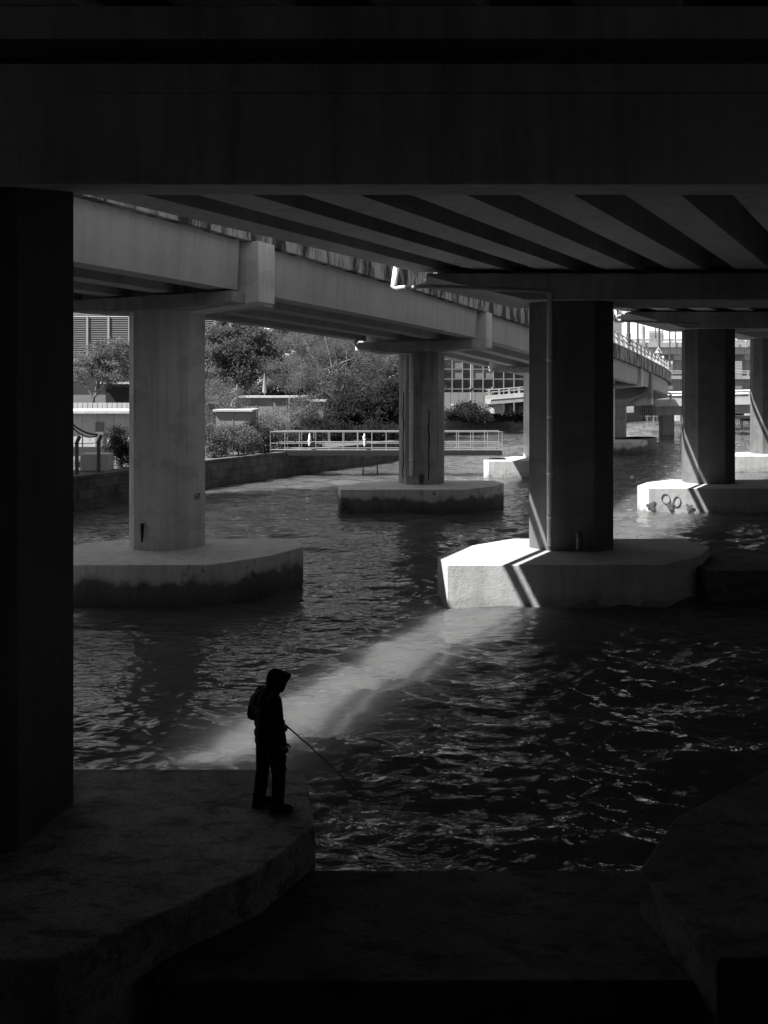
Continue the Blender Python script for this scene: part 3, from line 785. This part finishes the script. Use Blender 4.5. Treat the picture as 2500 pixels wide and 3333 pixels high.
# ------------------------------------------------------------------ left bank buildings
def lb():
    D = 125
    x0, _, _ = at(120, 0, D); x1, _, _ = at(772, 0, D)
    t = thing('louvred_building', ((x0+x1)/2, D, 1.75), 'grey building with a long louvred upper wall behind the left trees', 'building')
    zt = at(0, 960, D)[2]; zl0 = at(0, 1168, D)[2]; zl1 = at(0, 1026, D)[2]
    build('wall', MB().box(x0, x1, D+.9, D+20, 1.75, zt), M['grey'], t)
    lm = MB(); n = 24
    for k in range(n):
        z = zl0+(zl1-zl0)*k/n; lm.add([(x0,D+.25,z),(x1-1.2,D+.25,z),(x1-1.2,D+.7,z+.12),(x0,D+.7,z+.12),(x0,D+.25,z+.06),(x1-1.2,D+.25,z+.06),(x1-1.2,D+.7,z+.18),(x0,D+.7,z+.18)],
               [(0,3,2,1),(4,5,6,7),(0,1,5,4),(1,2,6,5),(2,3,7,6),(3,0,4,7)])
    build('louvre', lm, M['louver'], t)
    build('backing', MB().box(x0, x1-1.2, D+.75, D+.88, zl0, zl1), M['dark'], t)
    mm = MB()
    for px in (150, 217, 283, 352, 420, 490, 560, 630, 700): 
        x = at(px, 0, D)[0]; mm.box(x-.14, x+.14, D+.1, D+.22, zl0, zl1)
    build('mullion', mm, M['louver'], t)
    build('corner_pier', MB().box(x1-1.1, x1, D, D+.85, 1.75, zt), M['farpale'], t)
    build('band', MB().box(x0, x1-1.12, D-.1, D+.6, zl0-1.9, zl0-.02), M['cabin'], t)
    build('opening', MB().box(at(338,0,D)[0], at(560,0,D)[0], D+.8, D+.88, 3.0, at(0,1250,D)[2]), M['dark'], t)
    build('canopy', MB().box(at(330,0,D)[0], at(600,0,D)[0], D-1.5, D+.8, at(0,1250,D)[2], at(0,1243,D)[2]), M['farpale'], t)
lb()
def cabin(label, px0, px1, py0, D, dep, mat, name='site_cabin', cat='cabin', roofover=.25, ribs=True):
    x0, _, zt = at(px0, py0, D); x1 = at(px1, py0, D)[0]
    t = thing(name, ((x0+x1)/2, D+dep/2, 1.75), label, cat)
    build('wall', MB().box(x0, x1, D, D+dep, 1.75, zt-.12), mat, t)
    build('roof', MB().box(x0-roofover, x1+roofover, D-roofover, D+dep+roofover, zt-.118, zt+.06), M['farpale'], t)
    if ribs:
        r = MB(); n = int((x1-x0)/1.1)
        for k in range(1, n): x = x0+(x1-x0)*k/n; r.box(x-.04, x+.04, D-.04, D-.003, 1.75, zt-.13)
        build('panel_joint', r, mat, t)
    return t
sh = cabin('low white shed with a bright flat roof at the left edge', 60, 470, 1340, 62, 7, M['farpale'], 'white_shed', 'shed', .5)
build('door', MB().box(at(312,0,62)[0], at(338,0,62)[0], 61.9, 61.97, 1.9, at(0,1375,62)[2]), M['grey'], sh)
build('base_strip', MB().box(at(60,0,62)[0], at(470,0,62)[0], 61.88, 61.96, 1.75, 2.4), M['darksteel'], sh)
cabin('upper site cabin with a bright roof edge, left of the thin pole', 783, 888, 1291, 84, 6, M['cabin'])
cabin('taller grey site cabin right of the thin pole', 890, 978, 1291, 82, 6, M['cabin'])
cabin('site cabin half hidden by dark leaves at right of the cabins', 981, 1052, 1304, 85, 6, M['cabin'])
cabin('low roofed store in front of the left site cabin', 703, 813, 1335, 76, 4, M['cabin'], 'low_store', 'store')
fnm = MB(); 
fn = thing('corrugated_fence', at(320, 1335, 80)[:2]+(1.75,), 'pale corrugated fence behind the white shed roof', 'fence')
for k in range(22):
    p0 = at(110+k*16, 1311, 80); p1 = at(124+k*16, 1311, 80); fnm.box(p0[0], p1[0], 80, 80.12+.05*(k%2), 1.75, p0[2])
build('panel', fnm, M['farpale'], fn)
x, y, z = at(861, 1281, 88)
t = thing('folded_parasol', (x, y, 1.75), 'tall pale folded parasol standing above the cabin roofs', 'parasol')
build('canopy', MB().tube([(x,y,z),(x,y,z+.15),(x,y,z+2.1)], [.12,.24,.04], 8), M['cabin'], t)
build('pole', MB().tube([(x,y,1.75),(x,y,z+.1)], .04, 6), M['steel'], t)
x, y, z = at(940, 1400, 78)
tag(build('thin_pole', MB().tube([(x,y,1.75),(x+.05,y,at(0,1288,78)[2])], .05, 6), M['steel'], loc=(x,y,1.75)), 'thin pale pole in front of the site cabins', 'pole')
x0, _, zt = at(260, 1477, 50); x1 = at(350, 0, 50)[0]
tag(build('concrete_block', MB().box(x0, x1, 50, 51.2, 1.75, zt), M['farpale'], loc=((x0+x1)/2, 50.6, 1.75), bevel=.06), 'pale concrete block on the bank between the fence posts', 'block')
posts = []
for px, yt, lab in ((250, 1420, 'bent-topped timber fence post beside the near column'), (321, 1416, 'bent-topped timber fence post in front of the concrete block')):
    x, y, _ = at(px, 0, 48.2); zt = at(px, yt, 48.2)[2]
    tag(build('fence_post', MB().tube([(x,y,1.5),(x,y,zt-.35),(x+.16,y,zt)], .11, 8), M['timber'], loc=(x,y,1.75)), lab, 'fence post', 'timber fence posts on the seawall'); posts.append((x,y,zt))
def cable(label, pts, r, name='cable'):
    o = build(name, MB().tube(pts, r, 6), M['cable'], loc=pts[0]); tag(o, label, 'cable')
def sag(a, b, s, n=14): return [tuple(Vector(a).lerp(Vector(b), k/n) - Vector((0,0,s*4*(k/n)*(1-k/n)))) for k in range(n+1)]
cable('thick black cable sagging to the right timber post, upper of two', sag(at(215,1360,48.1), at(318,1414,48.1), .25), .05)
cable('thick black cable sagging to the right timber post, lower of two', sag(at(215,1362,48.0), at(318,1417,48.0), .45), .04)
cable('thin wire strung between the two timber posts', sag(at(215,1441,48.0), at(321,1440,48.0), .06), .02)

# ------------------------------------------------------------------ jetty
jD = 64.5
xa, xb = at(880, 0, jD)[0], at(1635, 0, jD)[0]
zb0 = at(0, 1483, jD)[2]; zt0 = at(0, 1468, jD)[2]
j = thing('jetty_walkway', ((xa+xb)/2, jD+1, zb0), 'narrow jetty walkway with thin bright rails reaching out from the bank', 'jetty')
build('deck', MB().box(xa, xb, jD, jD+2.0, zb0, zt0), M['dark'], j)
for dd in (jD+.06, jD+1.94):
    for yy in (1406, 1443, 1464):
        z = at(0, yy, jD)[2]
        build('rail', MB().tube([(xa, dd, z), (xb, dd, z)], .03, 6), M['steel'], j)
    n = 16
    for k in range(n+1):
        x = xb - (xb-xa)*k/n; build('rail_post', MB().tube([(x, dd, zt0), (x, dd, at(0,1404,jD)[2])], .026, 6), M['steel'], j)
for x in (at(1181,0,jD)[0], at(1228,0,jD)[0]):
    build('pile', MB().tube([(x, jD+1, -1.2), (x, jD+1, zb0)], .05, 8), M['darksteel'], j)
for px, lab in ((1007, 'white cloth hung on the jetty rail near the bank'), (1186, 'white bundle tied to the jetty rail near the mid-channel pier')):
    x = at(px,0,jD)[0]; z = at(0,1410,jD)[2]
    b = MB(); r = random.Random(px); pts = [(x+.05*r.uniform(-1,1), jD-.06, z-.1*k) for k in range(11)]
    b.tube(pts, [.03,.06,.08,.1,.1,.12,.1,.11,.09,.08,.03], 8)
    tag(build('hung_cloth', b, M['white'], loc=(x,jD,z-1)), lab, 'cloth', 'white cloths on the jetty rail')

# ------------------------------------------------------------------ trees
def leaves(pts, size, r, aspect=1.7):
    n = len(pts); a = r.normal(size=(n,3)); a /= np.linalg.norm(a, axis=1)[:,None]
    b = r.normal(size=(n,3)); b -= (a*b).sum(1)[:,None]*a; b /= np.linalg.norm(b, axis=1)[:,None]
    sz = size*(.6+.8*r.random(n))[:,None]; a = a*sz*.5; b = b*sz*.5*aspect
    v = np.stack([pts-a*.4-b, pts+a, pts+a*.4+b, pts-a], 1).reshape(-1,3)
    return v, np.arange(n*4).reshape(-1,4)
def crown_points(ells, n, r, clump, csize):
    out = []
    vol = np.array([e[1][0]*e[1][1]*e[1][2] for e in ells]); vol = vol/vol.sum()
    for (c, rad), f in zip(ells, vol):
        k = max(3, int(clump*f)); u = r.normal(size=(k,3)); u /= np.linalg.norm(u, axis=1)[:,None]
        rr = (.35+.65*r.random(k)**.5)[:,None]; cc = np.array(c)+u*rr*np.array(rad)
        m = int(n*f/k)+1
        p = (cc[:,None,:] + r.normal(size=(k,m,3))*csize*(.5+r.random((k,1,1)))*np.array([1,1,.6])).reshape(-1,3); out.append(p)
    return np.concatenate(out)
def tree(name, label, base, ells, n, lsize, leafm, seed, clump=90, csize=.5, trunk_r=.25, limbs=7, bark='bark', group=None, cat='tree', lean=(0,0)):
    r = np.random.default_rng(seed)
    t = thing(name, base, label, cat, group)
    n = int(n*2.4); lsize *= .6; pts = crown_points(ells, n, r, clump, csize); pts = pts[pts[:,2] > base[2]+.05]
    v, q = leaves(pts, lsize, r); npmesh('crown', v, q, leafm, t)
    tm = MB(); b = Vector(base)
    top = Vector(ells[0][0]); fork = b.lerp(top, .45) + Vector((lean[0], lean[1], 0))
    tm.tube([b-Vector((0,0,.3)), b.lerp(fork,.5)+Vector((.08,0,0)), fork], [trunk_r*1.25, trunk_r, trunk_r*.8], 8)
    for k in range(limbs):
        e = ells[k % len(ells)]; tgt = Vector(e[0]) + Vector((r.normal()*e[1][0]*.5, r.normal()*e[1][1]*.5, abs(r.normal())*e[1][2]*.5))
        mid = fork.lerp(tgt, .45) + Vector((r.normal()*.3, r.normal()*.3, .25))
        tm.tube([fork, mid, tgt], [trunk_r*.6, trunk_r*.35, trunk_r*.1], 6)
        for q_ in range(2):
            t2 = mid + Vector((r.normal()*e[1][0]*.4, r.normal()*e[1][1]*.4, r.random()*e[1][2]*.6)); tm.tube([mid, mid.lerp(t2,.5)+Vector((0,0,.15)), t2], [trunk_r*.3, trunk_r*.18, trunk_r*.06], 5)
    build('trunk', tm, M[bark], t)
    return t
def el(px, py, D, rx, ry_px, rd=None):    # ellipsoid from its place in the photo, radii in photo px
    k = D/F; return (at(px, py, D), (rx*k, (rd or rx*k), ry_px*k))
G0 = 1.75
def bs(px, D): x = at(px,0,D)[0]; return (x, D, G0)
tg = 'trees on the left bank'
tree('dense_tree', 'dense round-headed tree with dark clumped leaves above the site cabins', bs(800,100),
     [el(800,1130,100,110,75,3.5), el(700,1170,100,60,50,3), el(880,1120,102,75,60,3), el(760,1090,101,75,50,3), el(720,1230,99,60,40,2.5), el(850,1200,99,80,45,2.5)], 17000, .28, M['leaf'], 1, 150, .5, .35, 9, group=tg)
tree('feathery_tree', 'large feathery grey tree with pale forked limbs, centre of the bank', bs(1120,90),
     [el(1080,1180,90,150,95,4.5), el(960,1220,91,100,70,4), el(1200,1150,91,110,75,4), el(1010,1130,91,110,60,4), el(1240,1230,90,80,70,3), el(1130,1260,89,110,60,3)], 21000, .13, M['leaffine'], 2, 300, .55, .34, 12, 'barkpale', group=tg)
tree('dark_tree', 'dark low-branched tree shading the bank behind the jetty', bs(1190,84),
     [el(1190,1340,84,110,65,3), el(1270,1300,85,60,60,2.5), el(1110,1370,83,60,50,2), el(1250,1400,83,70,35,2)], 13000, .24, M['leafdark'], 3, 120, .5, .25, group=tg)
tree('pale_tree', 'pale round tree in front of the louvred wall at far left', bs(300,98),
     [el(310,1160,98,55,45,2.5), el(390,1130,98,40,40,2.5), el(270,1210,97,45,40,2), el(370,1220,97,55,45,2), el(450,1180,98,60,60,2.5)], 9000, .2, M['leaffine'], 4, 110, .4, .2, group=tg)
tree('wispy_tree', 'wispy pale shrub tree beside the large left pier', bs(720,80),
     [el(720,1290,80,75,55,2.5), el(680,1350,79,50,50,2), el(760,1380,79,80,45,2)], 5500, .14, M['leafpale'], 5, 160, .45, .12, 9, 'barkpale', group=tg)
tree('wispy_tree', 'wispy pale tree veiling the taller grey site cabin', bs(930,79),
     [el(930,1360,79,80,45,2), el(990,1330,79,60,55,2), el(880,1400,78,60,35,2)], 2800, .13, M['leafpale'], 6, 140, .45, .12, 8, 'barkpale', group=tg)
for k, (px, py, D, rx, ry, lab) in enumerate(((1080,1150,122,150,130,'tall background tree farthest behind the forked limbs'), (1300,1170,124,140,120,'tall background tree farthest back beside the mid-channel pier'), (570,1230,112,70,60,'bushy background tree hidden by the large left pier'), (1010,1080,112,120,80,'bushy background tree rising above the feathery tree'),
        (1150,1120,116,130,80,'bushy background tree behind the forked limbs'), (1290,1180,112,90,110,'bushy background tree beside the mid-channel pier'), (930,1250,108,110,90,'bushy background tree behind the cabin roofs'),
        (1100,1290,106,130,80,'bushy background tree low behind the dark tree'), (1330,1280,125,80,80,'bushy background tree behind the mid-channel pier'))):
    tree('bushy_tree', lab, bs(px, D), [el(px,py,D,rx,ry,3.5), el(px-rx*.5,py+ry*.5,D,rx*.7,ry*.7,3), el(px+rx*.5,py+ry*.6,D,rx*.7,ry*.7,3)], 8000, .3, M['leaf'], 20+k, 90, .6, .3, 6, group=tg)
sg = 'shrubs along the bank'
for k, (px, D, hw_, hp, lm, ls, lab) in enumerate((
        (690, 60, 55, 120, 'leaffine', .12, 'tall loose shrub on the seawall beside the large left pier'),
        (770, 62, 60, 110, 'leaffine', .12, 'loose pale shrub on the seawall, second from the left pier'),
        (840, 65, 55, 95, 'leafdark', .13, 'dark shrub on the seawall left of the jetty root'),
        (905, 67, 50, 110, 'leaffine', .12, 'arching shrub on the bank above the jetty root'),
        (985, 71, 55, 70, 'leafdark', .14, 'dark shrub behind the jetty rail near the bank'),
        (1080, 78, 80, 70, 'leafdark', .16, 'wide dark shrub behind the middle of the jetty'),
        (1230, 80, 90, 60, 'leafdark', .16, 'dark shrub at the water edge beside the mid-channel pier'),
        (385, 52, 32, 150, 'leafdark', .1, 'dark upright bush against the large left pier'),
        (290, 52, 35, 22, 'leafdark', .08, 'low weedy plant before the concrete block'))):
    x, y, _ = at(px, 0, D); k_ = D/F; r = np.random.default_rng(60+k)
    es = [((x, y+.4, G0+hp*k_*.45), (hw_*k_, .9, hp*k_*.45)), ((x+hw_*k_*.5, y+.5, G0+hp*k_*.3), (hw_*k_*.6, .8, hp*k_*.3)), ((x-hw_*k_*.4, y+.3, G0+hp*k_*.7), (hw_*k_*.5, .7, hp*k_*.35))]
    tree('shrub', lab, (x, y+.4, G0), es, 2600, ls, M[lm], 80+k, 70, .28, .05, 9, 'bark', sg, 'shrub')
for k, (px, py, D, rx, ry, lab) in enumerate(((1480,1375,132,50,35,'dark waterside thicket under the hoarding, beside the mid-channel pier'), (1580,1380,131,70,35,'dark waterside thicket in the middle below the hoarding'), (1680,1385,133,60,35,'dark waterside thicket next to the dark main pier'), (1520,1345,138,25,25,'small dark bush against the hoarding'))):
    tree('thicket', lab, bs(px, D+2), [el(px,py,D,rx,ry,2.5), el(px+rx*.6,py+8,D,rx*.6,ry*.7,2)], 4500, .35, M['leafdark'], 120+k, 70, .6, .15, 5, 'bark', 'thickets below the hoarding', 'thicket')

# ------------------------------------------------------------------ the angler
PX, PY = -1.415, 10.72
TH = math.radians(33); ct, st_ = math.cos(TH), math.sin(TH)
def L(a, b, z): return Vector((PX + a*ct - b*st_, PY + a*st_ + b*ct, 1.262 + z))
def remeshed(name, mb, vox, mat, parent=None, loc=None, smooth=5):
    me = bpy.data.meshes.new('tmp'); me.from_pydata(mb.v, [], mb.f); fixnormals(me)
    tmp = bpy.data.objects.new('tmp', me); COL.objects.link(tmp)
    md = tmp.modifiers.new('r', 'REMESH'); md.mode = 'VOXEL'; md.voxel_size = vox
    ms = tmp.modifiers.new('s', 'SMOOTH'); ms.factor = .5; ms.iterations = smooth
    dg = bpy.context.evaluated_depsgraph_get(); dg.update()
    me2 = bpy.data.meshes.new_from_object(tmp.evaluated_get(dg)); bpy.data.objects.remove(tmp)
    org = ORG[parent.name] if parent else Vector(loc)
    me2.transform(Matrix.Translation(-org)); me2.name = name
    me2.materials.clear(); me2.materials.append(mat)
    me2.polygons.foreach_set('use_smooth', [True]*len(me2.polygons))
    o = bpy.data.objects.new(name, me2); COL.objects.link(o)
    if parent: o.parent = parent
    else: o.location = org
    ORG[o.name] = org; return o
rotz = Matrix.Rotation(TH, 3, 'Z')
sh_l, sh_r = L(-.03,.185,1.40), L(-.03,-.185,1.40)
el_l, el_r = L(-.115,.265,1.13), L(-.02,-.265,1.12)
wr_l, wr_r = L(.15,.15,1.01), L(.055,-.235,.885)
hand_l, hand_r = L(.225,.105,1.0), L(.085,-.225,.81)
body = MB()
# head with face
hc = L(.075,0,1.60)
hrot = rotz @ Matrix.Rotation(math.radians(18), 3, 'Y')
body.blob(hc, .098, .078, .118, 20, 14, hrot)
body.blob(hc + hrot @ Vector((.035,0,-.07)), .062, .058, .062, 14, 10, hrot)
body.blob(hc + hrot @ Vector((.098,0,-.02)), .022, .014, .024, 10, 8, hrot)      # nose
body.blob(hc + hrot @ Vector((.086,0,-.073)), .014, .026, .011, 10, 8, hrot)     # mouth
body.blob(hc + hrot @ Vector((.082,0,-.108)), .02, .024, .018, 10, 8, hrot)      # chin
for s in (-1, 1):
    body.blob(hc + hrot @ Vector((.078,.032*s,.006)), .013, .016, .011, 10, 8, hrot)   # eyes
    body.blob(hc + hrot @ Vector((-.005,.08*s,-.015)), .024, .012, .034, 10, 8, hrot)  # ears
body.limb([L(.0,0,1.42), hc - Vector((0,0,.06))], [.062,.055])
body.limb([L(0,0,.95), L(-.02,0,1.15), L(-.03,0,1.36)], [.11,.105,.11]); body.limb([sh_l, L(-.03,0,1.40), sh_r], [.05,.07,.05])
for a, b, c in ((sh_l, el_l, wr_l), (sh_r, el_r, wr_r)): body.limb([a, b, c], [.048,.038,.027])
HL, HR = L(-.02,.1,.92), L(.0,-.1,.92)
KL, KR = L(-.035,.14,.49), L(.05,-.135,.49)
AL, AR = L(-.085,.15,.085), L(.03,-.14,.085)
for a, b, c in ((HL,KL,AL),(HR,KR,AR)): body.limb([a,b,c],[.075,.052,.038])
# hands: palm, four unequal curled fingers, thumb
def hand(wr, hd, fwd, side, curl, sgn):
    fwd = fwd.normalized(); side = (side - fwd*side.dot(fwd)).normalized(); up = fwd.cross(side)
    body.limb([wr, wr.lerp(hd,.55)], [.027,.03])
    for k, (off, ln) in enumerate(((-.03,.074),(-.01,.084),(.01,.079),(.029,.062))):
        r0 = wr.lerp(hd,.55) + side*off; k0 = hd + side*off
        body.limb([r0, k0], [.0135,.0115])
        p1 = k0 + (fwd*math.cos(curl) + up*math.sin(curl))*ln*.5
        p2 = p1 + (fwd*math.cos(curl*2.1) + up*math.sin(curl*2.1))*ln*.33
        p3 = p2 + (fwd*math.cos(curl*2.9) + up*math.sin(curl*2.9))*ln*.24
        body.limb([k0, p1, p2, p3], [.0105,.0098,.009,.008], 8)
    t0 = wr.lerp(hd,.3) + side*(-.03)*sgn; t1 = t0 + (fwd*.6 - side*.55*sgn + up*.4).normalized()*.042; t2 = t1 + (fwd*.75 + up*.6).normalized()*.034
    body.limb([t0, t1, t2], [.015,.0125,.0105], 8)
rodp0 = hand_l + Vector((.0, .0, -.01))
hand(wr_l, hand_l, hand_l-wr_l, Vector((0,0,1)), .95, -1)
hand(wr_r, hand_r, hand_r-wr_r, Vector((ct,st_,0)), .85, -1)
person = remeshed('person', body, .0055, M['skin'], None, (PX, PY, 1.262), 2)
tag(person, 'person in dark hooded jacket and cargo trousers fishing from the near pile cap', 'person')
jk = MB()
jk.limb([L(-.01,0,.90), L(-.015,0,1.02), L(-.035,0,1.2), L(-.045,0,1.36)], [.135,.14,.145,.12], 16)
for zz, hwid, dep in ((.87,.2,.165),(.96,.215,.172),(1.08,.215,.17),(1.21,.22,.165),(1.33,.215,.145)):
    jk.blob(L(-.03,0,zz), dep, hwid, .1, 18, 10, rotz)
jk.limb([sh_l, L(-.03,0,1.43), sh_r], [.075,.085,.075])
jk.limb([sh_l, el_l, wr_l.lerp(el_l,.08)], [.092,.082,.058]); jk.limb([sh_r, el_r, wr_r.lerp(el_r,.05)], [.09,.074,.054])
jk.limb([L(-.04,.06,1.42), L(-.085,.2,1.31), el_l], [.095,.1,.082])
jk.blob(sh_l.lerp(el_l,.45)+Vector((0,0,.0)), .075,.075,.1); jk.blob(el_r.lerp(wr_r,.5), .062,.062,.08)
jk.limb([L(-.03,0,1.42), L(.03,0,1.50)], [.1,.085])
# collar and hood over the cap
hb = hc + hrot @ Vector((-.03,0,.015))
hood = MB(); 
jk.blob(hb, .1, .095, .12, 20, 14, hrot); jk.blob(L(-.1,.13,1.31), .09, .11, .13, 14, 10, rotz); jk.blob(L(-.1,.17,1.2), .08, .12, .14, 14, 10, rotz)
jk.limb([L(.0,0,1.44), hb - Vector((0,0,.07))], [.1,.088])
jk.limb([L(.06,0,1.445), L(.105,0,1.475)], [.07,.05])
jacket = remeshed('jacket', jk, .009, M['black'], person, None, 5)
hd2 = MB()          # deep hood with a stiff peak, standing proud of the face
prof = [(-.115,.02,.05),(-.11,.065,.1),(-.08,.1,.135),(-.03,.112,.155),(.03,.113,.16),(.085,.108,.15),(.125,.098,.135)]
ringv = []
for (fx, wd_, hh_) in prof:
    for k in range(20):
        q = 2*math.pi*k/20; cz = -.02 - .12*max(0, fx)
        z_ = math.sin(q)*hh_; z_ = z_*.8 + .055 if z_ > 0 else z_*1.05
        ringv.append(hc + hrot @ (Vector((fx + (.02 + .05*max(0, fx)/.125)*max(0, math.sin(q)), wd_*math.cos(q), cz + z_*.86))*.93))
fs = []
for i in range(len(prof)-1):
    for k in range(20): fs.append((i*20+k, i*20+(k+1)%20, (i+1)*20+(k+1)%20, (i+1)*20+k))
fs.append(tuple(range(19,-1,-1)))
hd2.add(ringv, fs)
ho = build('hood', hd2, M['black'], person, smooth=True, fix=False)
ms_ = ho.modifiers.new('thick', 'SOLIDIFY'); ms_.thickness = .008; ms_.offset = -1
tr = MB()
tr.blob(L(0,0,.90), .145, .185, .13, 18, 10, rotz)
for a, b, c in ((HL,KL,AL),(HR,KR,AR)):
    tr.limb([a, a.lerp(b,.5), b, b.lerp(c,.55), c+Vector((0,0,.02))], [.122,.11,.088,.084,.08], 14)
    tr.blob(c+Vector((0,0,.06)), .088,.085,.05); tr.blob(b+Vector((0,0,.05)), .1,.095,.05)
tr.blob(L(.04,-.2,.68), .085,.045,.11, 12, 9, rotz); tr.blob(L(-.02,.17,.64), .075,.03,.1, 12, 9, rotz)
remeshed('trousers', tr, .009, M['trouser'], person, None, 5)
for a in (AL, AR):
    sh_ = MB(); d = Vector((ct, st_, 0)); base = Vector((a.x, a.y, 1.262))
    if a is AR: d = Vector((math.cos(TH-.35), math.sin(TH-.35), 0))
    rz = Matrix.Rotation(math.atan2(d.y, d.x), 3, 'Z')
    sh_.blob(base + d*.045 + Vector((0,0,.05)), .145,.05,.048, 16, 10, rz); sh_.blob(base - d*.02 + Vector((0,0,.075)), .07,.047,.06, 14, 9, rz)
    sh_.blob(base + d*.1 + Vector((0,0,.04)), .09,.048,.038, 14, 9, rz)
    so_ = remeshed('shoe', sh_, .007, M['black'], person, None, 3)
    sl_ = MB(); outline = []
    for k in range(20):
        q = 2*math.pi*k/20; outline.append((base.x + d.x*(.05+.152*math.cos(q)) - d.y*.053*math.sin(q), base.y + d.y*(.05+.152*math.cos(q)) + d.x*.053*math.sin(q)))
    build('sole', sl_.prism(outline, 1.2625, 1.288), M['sole'], so_)
def text(body_, size, parent, loc, rot, name='lettering'):
    cu = bpy.data.curves.new('txt', 'FONT'); cu.body = body_; cu.size = size; cu.extrude = .002; cu.align_x = 'CENTER'
    tmp = bpy.data.objects.new('txt', cu); COL.objects.link(tmp)
    me = bpy.data.meshes.new_from_object(tmp); bpy.data.objects.remove(tmp)
    me.materials.append(M['letter']); o = bpy.data.objects.new(name, me); COL.objects.link(o); o.parent = parent
    o.location = Vector(loc) - ORG[parent.name]; o.rotation_euler = rot; return o
bn = Vector((-ct, -st_, 0)); 
text('SHIMANO', .052, jacket, L(-.192,.0,1.275), (math.radians(88), 0, TH - math.radians(90)))
rl = L(-.03,-.268,1.29)
text('S', .05, jacket, rl, (math.radians(84), 0, TH), 'sleeve_badge')

# rod
tip = Vector(at(1172, 2588, 11.8)); 
dirr = (tip - rodp0).normalized()
rod = thing('fishing_rod', rodp0 - dirr*.28, 'slim dark fishing rod pointing down towards the water', 'fishing rod')
rp_ = [rodp0.lerp(tip, k/10) + Vector((0,0,.03*math.sin(math.pi*k/10))) for k in range(11)]
build('blank', MB().tube(rp_, [.011-.0065*k/10 for k in range(11)], 8), M['rod'], rod)
build('handle', MB().tube([rodp0 - dirr*.28, rodp0 + dirr*.12], .013, 8), M['rod'], rod)
rc = rodp0 + dirr*.02 + Vector((0,0,-.07))
build('reel', MB().tube([rc-Vector((.025,.02,0)), rc+Vector((.025,.02,0))], .032, 12).tube([rodp0+dirr*.02, rc], .008, 6), M['darksteel'], rod)
for k in (3, 6, 9):
    p = rp_[k]; build('line_guide', MB().tube([p, p-Vector((0,0,.025))], .004, 6), M['darksteel'], rod)
build('line', MB().tube([rp_[-1], rp_[-1]+Vector((.15,.1,-.7))], .0015, 4), M['darksteel'], rod)
